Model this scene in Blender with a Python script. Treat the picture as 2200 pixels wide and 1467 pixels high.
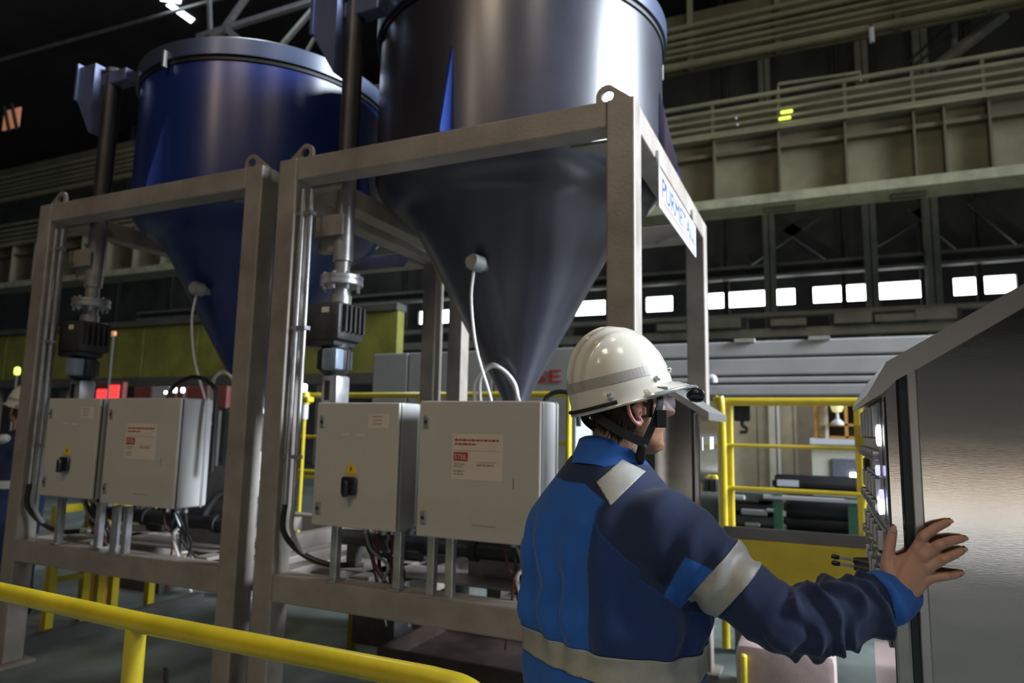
import bpy, bmesh, math, random
import numpy as np
from mathutils import Vector, Matrix, noise

random.seed(7)
SC = bpy.context.scene
for o in list(bpy.data.objects):
    bpy.data.objects.remove(o, do_unlink=True)
COL = SC.collection
R_ = math.radians

# ------------------------------------------------------------------ camera
FPX = 1464.0
PITCH = math.atan(188 / 1464.0)
ROLL = math.atan(0.019)
YAW = R_(24.4)
CAM = np.array([0.0, 0.0, 1.58])
_f = np.array([-math.sin(YAW) * math.cos(PITCH), math.cos(YAW) * math.cos(PITCH), math.sin(PITCH)])
_r0 = np.array([math.cos(YAW), math.sin(YAW), 0.0])
_u0 = np.cross(_r0, _f)
_r = math.cos(ROLL) * _r0 + math.sin(ROLL) * _u0
_u = -math.sin(ROLL) * _r0 + math.cos(ROLL) * _u0
cd = bpy.data.cameras.new('camera')
cam = bpy.data.objects.new('camera', cd)
COL.objects.link(cam)
cd.sensor_width = 36.0
cd.lens = FPX / 2200 * 36.0
cd.clip_start = 0.05
cd.clip_end = 300
cd.dof.use_dof = True
cd.dof.focus_distance = 1.62
cd.dof.aperture_fstop = 3.2
m = Matrix(((_r[0], _u[0], -_f[0], CAM[0]), (_r[1], _u[1], -_f[1], CAM[1]), (_r[2], _u[2], -_f[2], CAM[2]), (0, 0, 0, 1)))
cam.matrix_world = m
SC.camera = cam


def ray(x, y):
    return (x - 1100.0) / FPX * _r - (y - 733.5) / FPX * _u + _f


def P(x, y, t):                 # point of the place at depth t along the view
    return CAM + ray(x, y) * t


def PA(x, y, axis, v):          # point of the place on the plane axis = v
    d = ray(x, y)
    return CAM + d * ((v - CAM[axis]) / d[axis])


def PX(x, y, v): return PA(x, y, 0, v)
def PY(x, y, v): return PA(x, y, 1, v)
def PZ(x, y, v): return PA(x, y, 2, v)


# ------------------------------------------------------------------ world, exposure, big lights
SC.view_settings.view_transform = 'Standard'
SC.view_settings.look = 'None'
SC.view_settings.gamma = 1.0
SC.view_settings.use_curve_mapping = False
SC.view_settings.exposure = 0.0
SC.cycles.max_bounces = 6
SC.cycles.diffuse_bounces = 3
SC.cycles.glossy_bounces = 3
SC.cycles.transmission_bounces = 4
SC.cycles.transparent_max_bounces = 6
W = bpy.data.worlds.new('world')
SC.world = W
W.use_nodes = True
W.node_tree.nodes['Background'].inputs[0].default_value = (0.55, 0.62, 0.7, 1)
W.node_tree.nodes['Background'].inputs[1].default_value = 0.008


def area(name, loc, target, sx, sy, power, color, spread=180):
    l = bpy.data.lights.new(name, 'AREA')
    l.shape = 'RECTANGLE'
    l.size, l.size_y = sx, sy
    l.energy = power
    l.color = color
    l.spread = R_(spread)
    o = bpy.data.objects.new(name, l)
    COL.objects.link(o)
    o.location = loc
    o.rotation_euler = (Vector(target) - Vector(loc)).to_track_quat('-Z', 'Y').to_euler()
    return o


# daylight through the big gate in the right-hand end of the hall
area('gate_daylight', (12.6, 6.5, 7.6), (0, 4.6, 3.0), 8.0, 9.0, 3300, (0.80, 0.88, 1.0), 90)
# roof lamps over the working bay and over the far bay
area('roof_lamp', (-1.5, -4.5, 9.5), (-1.6, 2.5, 1.0), 1.6, 1.6, 150, (1.0, 0.82, 0.62))
area('roof_lamp', (3.0, -3.0, 9.5), (0.6, 1.5, 1.0), 1.6, 1.6, 60, (1.0, 0.86, 0.70))
area('roof_lamp', (2.0, 9.0, 14.5), (0.5, 14.0, 7.0), 2.0, 2.0, 70, (0.95, 1.0, 0.68))
area('roof_lamp', (-9.0, 8.0, 11.5), (-9.0, 8.5, 0.0), 2.0, 2.0, 50, (0.9, 1.0, 0.55))
# skylight over the left bay
area('roof_lamp', (2.5, -14.5, 9.0), (2.5, -14.5, 0.0), 2.0, 2.0, 500, (1.0, 0.86, 0.70), 80)  # added unseen lamp, lights the rear floor mirrored in the console
area('skylight_daylight', (-13.5, 12.0, 16.5), (-13.0, 12.5, 0.0), 4.0, 1.2, 260, (0.75, 0.85, 1.0))
# the lit aisle behind the camera
area('aisle_lamp', (-4.6, -9.5, 10.4), (-2.6, 3.0, 3.0), 0.8, 3.0, 110, (1.0, 0.80, 0.66))


# ------------------------------------------------------------------ materials
MATS = {}


def mat(name, col, rough=0.5, metal=0.0, var=0.15, scale=6.0, bump=0.0, bscale=40.0, coat=0.0, emit=None, estr=0.0,
        col2=None, stretch=None, spec=None, trans=0.0, alpha=None, rvar=0.0):
    if name in MATS:
        return MATS[name]
    mt = bpy.data.materials.new(name)
    mt.use_nodes = True
    nt = mt.node_tree
    b = nt.nodes['Principled BSDF']
    c = tuple(col) + (1,)
    if var > 0 or col2:
        tc = nt.nodes.new('ShaderNodeTexCoord')
        src = tc.outputs['Object']
        if stretch:
            mp = nt.nodes.new('ShaderNodeMapping')
            mp.inputs['Scale'].default_value = stretch
            nt.links.new(src, mp.inputs[0])
            src = mp.outputs[0]
        n = nt.nodes.new('ShaderNodeTexNoise')
        n.inputs['Scale'].default_value = scale
        n.inputs['Detail'].default_value = 6
        n.inputs['Roughness'].default_value = 0.62
        nt.links.new(src, n.inputs['Vector'])
        mr = nt.nodes.new('ShaderNodeMapRange')
        mr.inputs[1].default_value = 0.32
        mr.inputs[2].default_value = 0.68
        nt.links.new(n.outputs['Fac'], mr.inputs[0])
        mx = nt.nodes.new('ShaderNodeMix')
        mx.data_type = 'RGBA'
        mx.inputs[6].default_value = tuple(v * (1 - var) for v in col) + (1,)
        mx.inputs[7].default_value = (tuple(col2) if col2 else tuple(min(1, v * (1 + var)) for v in col)) + (1,)
        nt.links.new(mr.outputs[0], mx.inputs[0])
        nt.links.new(mx.outputs[2], b.inputs['Base Color'])
        if rvar:
            m2 = nt.nodes.new('ShaderNodeMapRange')
            m2.inputs[3].default_value = rough - rvar
            m2.inputs[4].default_value = rough + rvar
            nt.links.new(n.outputs['Fac'], m2.inputs[0])
            nt.links.new(m2.outputs[0], b.inputs['Roughness'])
        if bump > 0:
            n2 = nt.nodes.new('ShaderNodeTexNoise')
            n2.inputs['Scale'].default_value = bscale
            n2.inputs['Detail'].default_value = 4
            nt.links.new(src, n2.inputs['Vector'])
            bp = nt.nodes.new('ShaderNodeBump')
            bp.inputs['Strength'].default_value = bump
            bp.inputs['Distance'].default_value = 0.01
            nt.links.new(n2.outputs['Fac'], bp.inputs['Height'])
            nt.links.new(bp.outputs[0], b.inputs['Normal'])
    b.inputs['Base Color'].default_value = c
    if not rvar:
        b.inputs['Roughness'].default_value = rough
    b.inputs['Metallic'].default_value = metal
    b.inputs['Coat Weight'].default_value = coat
    b.inputs['Coat Roughness'].default_value = 0.22 if 'tank' in name else 0.12
    if spec is not None:
        b.inputs['Specular IOR Level'].default_value = spec
    if trans:
        b.inputs['Transmission Weight'].default_value = trans
    if alpha is not None:
        b.inputs['Alpha'].default_value = alpha
    if emit:
        b.inputs['Emission Color'].default_value = tuple(emit) + (1,)
        b.inputs['Emission Strength'].default_value = estr
    MATS[name] = mt
    return mt


M_FRAME = mat('frame_paint', (0.29, 0.25, 0.21), 0.46, 0.1, 0.22, 3.0, 0.12, 60, col2=(0.36, 0.32, 0.275), rvar=0.1)
M_GALV = mat('galvanised_steel', (0.46, 0.46, 0.46), 0.38, 0.75, 0.2, 12)
M_BLUE = mat('blue_tank_paint', (0.010, 0.026, 0.145), 0.30, 0.0, 0.12, 2.0, 0.03, 30, coat=0.45, spec=0.55)
M_SLATE = mat('slate_tank_paint', (0.026, 0.026, 0.036), 0.33, 0.0, 0.25, 2.0, 0.03, 30, coat=0.4, spec=0.6, col2=(0.034, 0.034, 0.048))
M_BLUEGREY = mat('bluegrey_paint', (0.10, 0.12, 0.22), 0.4, 0.1, 0.15, 4)
M_RIM = mat('tank_rim_paint', (0.050, 0.066, 0.115), 0.34, 0.1, 0.12, 4, coat=0.3)
M_BLACK = mat('black_rubber', (0.008, 0.008, 0.009), 0.5, 0.0, 0.1, 10)
M_DARKMETAL = mat('dark_cast_metal', (0.045, 0.043, 0.042), 0.5, 0.3, 0.25, 14, 0.2, 60)
M_MOTORBLUE = mat('motor_plate', (0.20, 0.26, 0.32), 0.45, 0.1, 0.15, 20)
M_PIPE = mat('pipe_steel', (0.36, 0.34, 0.33), 0.36, 0.6, 0.2, 9)
M_DARKPIPE = mat('dark_pipe_steel', (0.05, 0.048, 0.05), 0.42, 0.4, 0.2, 9)
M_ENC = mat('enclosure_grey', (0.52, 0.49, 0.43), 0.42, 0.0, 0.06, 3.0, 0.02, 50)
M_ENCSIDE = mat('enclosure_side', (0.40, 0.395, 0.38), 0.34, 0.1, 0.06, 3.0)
M_PAPER = mat('label_paper', (0.66, 0.58, 0.48), 0.6, 0, 0.05, 8)
M_WHITE = mat('white_plate', (0.62, 0.64, 0.68), 0.35, 0, 0.03, 8)
M_RED = mat('red_print', (0.42, 0.03, 0.03), 0.5, 0, 0.1, 20)
M_BLUEPRINT = mat('blue_print', (0.04, 0.07, 0.26), 0.5, 0, 0.1, 20)
M_GREYPRINT = mat('grey_print', (0.30, 0.25, 0.22), 0.6, 0, 0.1, 20)
M_YELLOW = mat('yellow_rail_paint', (0.58, 0.45, 0.02), 0.33, 0, 0.14, 5, 0.06, 60, coat=0.25)
M_YELLOWFLAT = mat('yellow_beam_paint', (0.33, 0.25, 0.005), 0.6, 0, 0.15, 4)
M_WARN = mat('warning_yellow', (0.75, 0.50, 0.02), 0.5, 0, 0.05, 8)
M_SWITCH = mat('switch_black', (0.012, 0.012, 0.014), 0.35, 0, 0.1, 20)
M_INOX = mat('brushed_stainless', (0.50, 0.48, 0.44), 0.14, 1.0, 0.05, 3.0, 0.015, 60, stretch=(1, 1, 9), rvar=0.03)
M_INOXD = mat('stainless_edge', (0.42, 0.41, 0.40), 0.34, 0.9, 0.08, 6)
M_GASKET = mat('gasket_teal_black', (0.01, 0.018, 0.024), 0.45, 0, 0.1, 9)
M_CABLE = mat('cable_black', (0.012, 0.012, 0.012), 0.45, 0, 0.1, 9)
M_CABLEG = mat('cable_grey', (0.30, 0.30, 0.29), 0.45, 0, 0.1, 9)
M_CABLEW = mat('cable_white', (0.62, 0.63, 0.62), 0.4, 0, 0.06, 9)
M_CABLER = mat('cable_red', (0.10, 0.025, 0.02), 0.5, 0, 0.1, 9)
M_CONC = mat('floor_concrete', (0.085, 0.11, 0.10), 0.55, 0, 0.4, 1.4, 0.2, 20, col2=(0.16, 0.185, 0.17), rvar=0.12)
M_WALL = mat('hall_wall', (0.10, 0.10, 0.095), 0.8, 0, 0.3, 0.6)
M_WALLDK = mat('dark_wall_sheet', (0.10, 0.10, 0.095), 0.8, 0, 0.2, 0.8)
M_WALLGREY = mat('grey_wall_sheet', (0.37, 0.37, 0.365), 0.6, 0.1, 0.15, 0.9)
M_CEIL = mat('ceiling_sheet', (0.045, 0.042, 0.036), 0.85, 0, 0.35, 0.5)
M_OLIVE = mat('olive_girder', (0.22, 0.205, 0.125), 0.65, 0, 0.28, 0.9, 0.2, 6)
M_OLIVED = mat('olive_dark', (0.12, 0.105, 0.06), 0.65, 0, 0.25, 1.2)
M_DUST = mat('dusty_flange', (0.34, 0.34, 0.22), 0.8, 0, 0.25, 3.0, 0.4, 12)
M_STEELCOL = mat('hall_column', (0.30, 0.30, 0.255), 0.65, 0, 0.2, 2)
M_STEELDK = mat('hall_steel_dark', (0.07, 0.068, 0.06), 0.7, 0, 0.2, 2)
M_GREENOLIVE = mat('green_olive_sheet', (0.17, 0.17, 0.03), 0.6, 0, 0.3, 2)
M_WIN = mat('daylight_pane', (0.8, 0.85, 0.9), 0.4, 0, 0.0, emit=(0.92, 0.96, 1.0), estr=7.0)
M_SKYL = mat('skylight_pane', (0.8, 0.85, 0.9), 0.4, 0, 0.0, emit=(0.80, 0.88, 1.0), estr=5.0)
M_LED = mat('button_glow', (0.9, 0.9, 0.95), 0.3, 0, 0.0, emit=(0.92, 0.95, 1.0), estr=2.2)
M_LEDV = mat('violet_glow', (0.5, 0.5, 0.9), 0.3, 0, 0.0, emit=(0.45, 0.45, 1.0), estr=1.6)
M_REDL = mat('red_light', (0.5, 0.02, 0.02), 0.4, 0, 0.0, emit=(1.0, 0.05, 0.05), estr=1.4)
M_REDD = mat('red_dim', (0.16, 0.04, 0.035), 0.6, 0, 0.2, 3)
M_WL = mat('white_light', (0.9, 0.9, 0.9), 0.4, 0, 0.0, emit=(1, 1, 1), estr=8.0)
M_YL = mat('yellow_light', (0.7, 0.8, 0.2), 0.4, 0, 0.0, emit=(0.85, 1.0, 0.12), estr=1.3)
M_OL = mat('orange_light', (0.7, 0.3, 0.15), 0.4, 0, 0.0, emit=(1.0, 0.42, 0.22), estr=0.3)
M_PLATE = mat('panel_plate', (0.33, 0.34, 0.34), 0.4, 0.5, 0.08, 8)
M_CREAM = mat('cream_cabin', (0.62, 0.60, 0.48), 0.6, 0, 0.06, 2)
M_ORANGE = mat('orange_rack', (0.48, 0.24, 0.05), 0.6, 0, 0.15, 4)
M_TAN = mat('tan_goods', (0.40, 0.28, 0.16), 0.7, 0, 0.3, 5)
M_GREEN = mat('green_post', (0.03, 0.09, 0.05), 0.5, 0, 0.2, 5)
M_ROLL = mat('black_roll', (0.012, 0.013, 0.017), 0.45, 0, 0.3, 6)
M_RUST = mat('rusty_plate', (0.05, 0.032, 0.024), 0.7, 0.2, 0.4, 6)
M_BAG = mat('pale_bag', (0.50, 0.53, 0.58), 0.6, 0, 0.12, 4, 0.3, 12)
M_PINK = mat('pink_wrap', (0.38, 0.29, 0.28), 0.35, 0, 0.2, 5, 0.4, 9)
M_STONE = mat('pale_sack', (0.40, 0.40, 0.24), 0.7, 0, 0.2, 5, 0.3, 12)
M_SENSOR = mat('sensor_grey', (0.30, 0.31, 0.28), 0.5, 0, 0.1, 12)


# ------------------------------------------------------------------ mesh helpers
class MB:
    def __init__(s):
        s.v, s.f = [], []

    def add(s, vs, fs):
        n = len(s.v)
        s.v += [tuple(map(float, p)) for p in vs]
        s.f += [tuple(i + n for i in f) for f in fs]
        return s

    def box(s, x0, x1, y0, y1, z0, z1):
        return s.add([(x0, y0, z0), (x1, y0, z0), (x1, y1, z0), (x0, y1, z0), (x0, y0, z1), (x1, y0, z1), (x1, y1, z1), (x0, y1, z1)],
                     [(0, 3, 2, 1), (4, 5, 6, 7), (0, 1, 5, 4), (1, 2, 6, 5), (2, 3, 7, 6), (3, 0, 4, 7)])

    def bbox(s, x0, x1, y0, y1, z0, z1, b=0.01):
        bm = bmesh.new()
        t = MB().box(x0, x1, y0, y1, z0, z1)
        vs = [bm.verts.new(p) for p in t.v]
        for f in t.f:
            bm.faces.new([vs[i] for i in f])
        bmesh.ops.bevel(bm, geom=bm.edges[:], offset=b, segments=2, affect='EDGES', profile=0.5)
        bm.verts.ensure_lookup_table()
        s.add([v.co[:] for v in bm.verts], [[v.index for v in f.verts] for f in bm.faces])
        bm.free()
        return s

    def tube(s, pts, r, n=12, caps=True):
        pts = [Vector(p) for p in pts]
        rs = r if isinstance(r, (list, tuple)) else [r] * len(pts)
        rings = []
        up = None
        for i, p in enumerate(pts):
            d = (pts[min(i + 1, len(pts) - 1)] - pts[max(i - 1, 0)])
            if d.length < 1e-9:
                d = Vector((0, 0, 1))
            d.normalize()
            if up is None:
                up = Vector((0, 0, 1)) if abs(d.z) < 0.9 else Vector((1, 0, 0))
            a = d.cross(up)
            if a.length < 1e-6:
                a = d.cross(Vector((0, 1, 0)))
            a.normalize()
            b = a.cross(d)
            up = b
            rings.append([p + (a * math.cos(2 * math.pi * k / n) + b * math.sin(2 * math.pi * k / n)) * rs[i] for k in range(n)])
        vs = [q for ring in rings for q in ring]
        fs = []
        for i in range(len(pts) - 1):
            for k in range(n):
                k2 = (k + 1) % n
                fs.append((i * n + k, i * n + k2, (i + 1) * n + k2, (i + 1) * n + k))
        if caps:
            fs.append(tuple(reversed(range(n))))
            fs.append(tuple((len(pts) - 1) * n + k for k in range(n)))
        fs = [tuple(reversed(f)) for f in fs]
        return s.add(vs, fs)

    def cyl(s, p0, p1, r, r1=None, n=20):
        return s.tube([p0, p1], [r, r if r1 is None else r1], n)

    def lathe(s, prof, c=(0, 0), n=48, closed=False):
        vs, fs = [], []
        k = len(prof)
        for j in range(n):
            a = 2 * math.pi * j / n
            for (r, z) in prof:
                vs.append((c[0] + r * math.cos(a), c[1] + r * math.sin(a), z))
        for j in range(n):
            j2 = (j + 1) % n
            for i in range(k if closed else k - 1):
                i2 = (i + 1) % k
                fs.append((j * k + i, j2 * k + i, j2 * k + i2, j * k + i2))
        return s.add(vs, fs)

    def prism(s, poly, ax, a0, a1):
        """poly: 2-D points; ax: the extruded axis (0 x, 1 y, 2 z)"""
        def mk(p, a):
            q = [0, 0, 0]
            o = [i for i in range(3) if i != ax]
            q[o[0]], q[o[1]], q[ax] = p[0], p[1], a
            return tuple(q)
        n = len(poly)
        vs = [mk(p, a0) for p in poly] + [mk(p, a1) for p in poly]
        fs = [tuple(range(n)), tuple(reversed(range(n, 2 * n)))]
        for i in range(n):
            j = (i + 1) % n
            fs.append((i, j, n + j, n + i))
        return s.add(vs, fs)

    def beam(s, p0, p1, w, h):
        """rectangular bar from p0 to p1, w across (horizontal), h tall"""
        p0, p1 = Vector(p0), Vector(p1)
        d = (p1 - p0).normalized()
        up = Vector((0, 0, 1)) if abs(d.z) < 0.95 else Vector((0, 1, 0))
        a = d.cross(up).normalized()
        b = a.cross(d)
        vs = []
        for p in (p0, p1):
            for (i, j) in ((-1, -1), (1, -1), (1, 1), (-1, 1)):
                vs.append(p + a * (i * w / 2) + b * (j * h / 2))
        return s.add(vs, [(0, 1, 2, 3), (7, 6, 5, 4), (0, 4, 5, 1), (1, 5, 6, 2), (2, 6, 7, 3), (3, 7, 4, 0)])


def mesh_of(name, mb, smooth=0):
    me = bpy.data.meshes.new(name)
    me.from_pydata(mb.v, [], mb.f)
    me.validate()
    bm = bmesh.new()
    bm.from_mesh(me)
    bmesh.ops.recalc_face_normals(bm, faces=bm.faces[:])
    bm.to_mesh(me)
    bm.free()
    if smooth:
        me.polygons.foreach_set('use_smooth', [True] * len(me.polygons))
        try:
            me.set_sharp_from_angle(angle=R_(smooth))
        except Exception:
            pass
    return me


def obj(name, mb, mt, parent=None, smooth=35, loc=None):
    me = mb if isinstance(mb, bpy.types.Mesh) else mesh_of(name, mb, smooth)
    if mt is not None:
        me.materials.clear()
        me.materials.append(mt)
    o = bpy.data.objects.new(name, me)
    COL.objects.link(o)
    if parent is not None:
        o.parent = parent
    if loc is not None:
        o.location = loc
    return o


def tag(o, label, cat, group=None):
    o['label'] = label
    o['category'] = cat
    if group:
        o['group'] = group
    return o


def thing(name, label, cat, loc=(0, 0, 0), rz=0.0, group=None):
    o = bpy.data.objects.new(name, None)
    o.empty_display_size = 0.1
    COL.objects.link(o)
    o.location = loc
    o.rotation_euler = (0, 0, rz)
    return tag(o, label, cat, group)


def struct(name, mb, mt, parent=None, smooth=0):
    o = obj(name, mb, mt, parent, smooth)
    if parent is None:
        o['kind'] = 'structure'
    return o


def copy_tree(o, parent=None, loc=None):
    c = o.copy()
    COL.objects.link(c)
    if parent is not None:
        c.parent = parent
    if loc is not None:
        c.location = loc
    for ch in list(o.children):
        copy_tree(ch, c)
    return c


def text_mesh(s, size, extrude=0.001, align='LEFT'):
    cu = bpy.data.curves.new('lettering', 'FONT')
    cu.body = s
    cu.size = size
    cu.extrude = extrude
    cu.align_x = align
    t = bpy.data.objects.new('lettering', cu)
    COL.objects.link(t)
    dg = bpy.context.evaluated_depsgraph_get()
    me = bpy.data.meshes.new_from_object(t.evaluated_get(dg))
    bpy.data.objects.remove(t, do_unlink=True)
    return me


def bez(pts, n=8):
    """Catmull-Rom through points"""
    pts = [np.array(p, float) for p in pts]
    if len(pts) < 3:
        return [tuple(p) for p in pts]
    q = [2 * pts[0] - pts[1]] + pts + [2 * pts[-1] - pts[-2]]
    out = []
    for i in range(1, len(q) - 2):
        for k in range(n):
            t = k / n
            a, b, c, d = q[i - 1], q[i], q[i + 1], q[i + 2]
            out.append(tuple(0.5 * ((2 * b) + (c - a) * t + (2 * a - 5 * b + 4 * c - d) * t * t + (3 * b - a - 3 * c + d) * t ** 3)))
    out.append(tuple(pts[-1]))
    return out

# ================================================================== the hall
def zpx(x, y, Y): return float(PY(x, y, Y)[2])
def xpx(x, y, Y): return float(PY(x, y, Y)[0])


HX0, HX1, HY0, HY1, HZ = -46.0, 13.5, -24.0, 24.0, 17.0
struct('floor', MB().box(HX0, HX1, HY0, HY1 + .5, -0.2, 0.0), M_CONC)
struct('ceiling', MB().box(HX0, HX1, HY0, HY1 + .5, HZ, HZ + .2), M_CEIL)
struct('wall_left', MB().box(HX0 - .3, HX0, HY0, HY1 + .5, 0, HZ), M_WALL)
struct('wall_back', MB().box(HX0, HX1, HY0 - .3, HY0, 0, HZ), M_WALLDK)
# right end wall with the open gate
w = MB()
w.box(HX1, HX1 + .3, HY0, 2.0, 0, HZ)
w.box(HX1, HX1 + .3, 11.0, HY1 + .5, 0, HZ)
w.box(HX1, HX1 + .3, 2.0, 11.0, 8.2, HZ)
struct('wall_right', w, M_WALLDK)
struct('window_20', MB().box(HX1 + .1, HX1 + .2, 2.0, 11.0, 0.0, 8.2), mat('gate_sky_pane', (.7, .75, .8), .5, 0, 0, emit=(.8, .88, 1.0), estr=0.8))

# added unseen wall with glowing panes for the bright bands mirrored in the console
w = MB()
w.box(-2.0, 8.0, -6.4, -6.2, 0, .40)
w.box(-2.0, 8.0, -6.4, -6.2, .66, .80)
w.box(-2.0, 8.0, -6.4, -6.2, 1.00, 2.6)
struct('wall_added', w, M_WALLDK)
for i, (z0, z1, c_, e_) in enumerate(((.40, .66, (.85, .92, 1.0), 3.0), (.80, 1.00, (1.0, .78, .58), 3.2))):
    wd = struct('window_%d' % (21 + i), MB().box(-2.0, 8.0, -6.42, -6.40, z0 - .02, z1 + .02), M_STEELDK)  # no known window, only backs the added glowing bands
    for k in range(8):
        obj('pane', MB().box(-2.0 + k * 1.25 + .03, -.75 + k * 1.25 - .03, -6.36, -6.34, z0, z1), mat('band_glow_%d' % i, (.6, .6, .6), .5, 0, 0, emit=c_, estr=e_), wd, 0)

# far wall with a ribbon of windows
wz0, wz1 = zpx(1590, 661, HY1), zpx(1590, 625, HY1)
spans = [(764, 860), (900, 985), (1100, 1190), (1232, 1302), (1386, 1447), (1520, 1711), (1745, 1866), (1884, 1989), (2048, 2190), (2215, 2320)]
xs = [(xpx(a, 650, HY1), xpx(b, 650, HY1)) for a, b in spans]
w = MB()
w.box(HX0, HX1, HY1, HY1 + .3, 0, wz0)
w.box(HX0, HX1, HY1, HY1 + .3, wz1, HZ)
prev = HX0
for a, b in xs:
    w.box(prev, a, HY1, HY1 + .3, wz0, wz1)
    prev = b
w.box(prev, HX1, HY1, HY1 + .3, wz0, wz1)
struct('wall_far', w, M_WALL)
for i, (a, b) in enumerate(xs):
    fr = MB()
    for q in (a, b):
        fr.box(q - .03, q + .03, HY1 - .04, HY1 + .12, wz0, wz1)
    fr.box(a, b, HY1 - .04, HY1 + .12, wz0 - .03, wz0 + .02)
    fr.box(a, b, HY1 - .04, HY1 + .12, wz1 - .02, wz1 + .03)
    wd = struct('window_%d' % (i + 1), fr, M_STEELDK)
    n = max(1, round((b - a) / 1.1))
    for k in range(n):
        x0, x1 = a + .03 + (b - a - .06) * k / n, a + .03 + (b - a - .06) * (k + 1) / n
        obj('pane', MB().box(x0 + .012, x1 - .012, HY1 + .08, HY1 + .10, wz0 + .02, wz1 - .02), M_WIN, wd, 0)

# wall columns, rails and bracing before the far wall
for i, (px_, wd_, big) in enumerate([(1655, .34, 1), (1873, .34, 1), (2006, .36, 1), (1560, .16, 0), (1812, .16, 0), (1984, .16, 0), (2105, .18, 0), (1222, .3, 1), (705, .3, 1), (370, .2, 0), (255, .2, 0), (870, .2, 0)]):
    Yc = 22.0 if big else 22.8
    x = xpx(px_, 600, Yc)
    t = MB()
    h = wd_
    t.box(x - wd_ / 2, x + wd_ / 2, Yc - h / 2, Yc - h / 2 + .03, 0, HZ)
    t.box(x - wd_ / 2, x + wd_ / 2, Yc + h / 2 - .03, Yc + h / 2, 0, HZ)
    t.box(x - .015, x + .015, Yc - h / 2, Yc + h / 2, 0, HZ)
    o = struct('trim_%d' % (i + 1), t, M_STEELCOL if big else M_STEELDK)
rb = thing('wall_rail', 'long grey double rail beam running above the ribbon windows', 'beam', (0, 22.4, 0))
for (ya, yb) in ((577, 583), (598, 604)):
    za, zb = zpx(1560, yb, 22.4), zpx(1560, ya, 22.4)
    obj('flange', MB().box(-30, HX1, -.25, .05, za, zb), M_STEELCOL, rb, 0)
obj('web', MB().box(-30, HX1, -.04, .02, zpx(1560, 598, 22.4), zpx(1560, 583, 22.4)), M_STEELDK, rb, 0)
br = thing('cross_bracing', 'dark diagonal cross braces high on the far wall', 'bracing', (0, 22.6, 0))
for (a, b, c, d) in ((1610, 560, 1760, 455), (1650, 460, 1800, 560), (1880, 520, 2010, 440), (2090, 430, 2200, 520), (1420, 480, 1540, 580), (1960, 440, 2080, 540)):
    p, q = PY(a, b, 22.6), PY(c, d, 22.6)
    obj('brace', MB().beam((p[0], 0, p[2]), (q[0], 0, q[2]), .12, .34), M_STEELDK, br, 0)

# low run of steelwork under the windows
lr = thing('pipe_bridge', 'grey pipe bridge with short brackets below the ribbon windows', 'pipe bridge', (0, 19, 0))
za, zb = zpx(1700, 724, 19), zpx(1700, 706, 19)
obj('deck', MB().box(-16, 8, -.2, .2, za, zb), M_STEELCOL, lr, 0)
for px_ in (1420, 1530, 1595, 1660, 1720, 1795, 1880, 1960, 2050):
    x = xpx(px_, 690, 19)
    obj('bracket', MB().box(x - .14, x + .14, -.15, .15, zb, zb + .30), M_STEELDK, lr, 0)
obj('upper_pipe', MB().cyl((-16, 0, zb + .38), (8, 0, zb + .38), .08), M_STEELCOL, lr)
for k, px_ in enumerate((1450, 1560, 1700, 1840, 1930, 2020)):
    x = xpx(px_, 690, 18.5)
    obj('duct_box', MB().bbox(x - .5, x + .35, -.5, -.22, zb + .02, zb + .2 + .10 * (k % 2), .02), M_STEELCOL, lr, 0)

# ------------------------------------------------------------------ crane girder
GY = 14.0
gz0, gz1 = zpx(1800, 432, GY), zpx(1800, 412, GY)
gt = zpx(1800, 272, GY)
g = thing('crane_girder', 'long olive crane girder with dusty lower flange and web stiffeners', 'girder', (0, GY, 0))
obj('bottom_flange', MB().box(-34, 10.5, -.38, .38, gz0, gz1), M_DUST, g, 0)
obj('web_plate', MB().box(-34, 10.5, -.02, .02, gz1, gt), M_OLIVE, g, 0)
obj('top_flange', MB().box(-34, 10.5, -.34, .34, gt, gt + .10), M_OLIVE, g, 0)
obj('ledge', MB().box(-34, 10.5, -.20, -.02, gt - .34, gt - .26), M_OLIVED, g, 0)
sxs = [xpx(q, 360, GY) for q in (1538, 1676, 1818, 1965, 2030, 2127)]
st = sxs[1] - sxs[0]
x = sxs[0] - st
while x > -33:
    sxs.append(x)
    x -= st
x = max(sxs) + st
while x < 10:
    sxs.append(x)
    x += st
sm = mesh_of('stiffener', MB().box(-.02, .02, -.26, -.02, gz1, gt), 0)
sm.materials.append(M_OLIVED)
for x in sxs:
    o = obj('stiffener', sm, None, g)
    o.location = (x, 0, 0)
# added lights with made-up housings under the girder, to brighten the partition below
for x in (-.6, 1.6):
    lh = obj('added_housing', MB().bbox(x - .3, x + .3, -.10, .10, gz0 - .08, gz0, .02), M_OLIVED, g, 0)
    area('partition_fill', (x, GY, gz0 - .10), (x, GY + 1.2, 0.8), .5, .15, 75, (1.0, 0.95, 0.80), 120)
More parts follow.
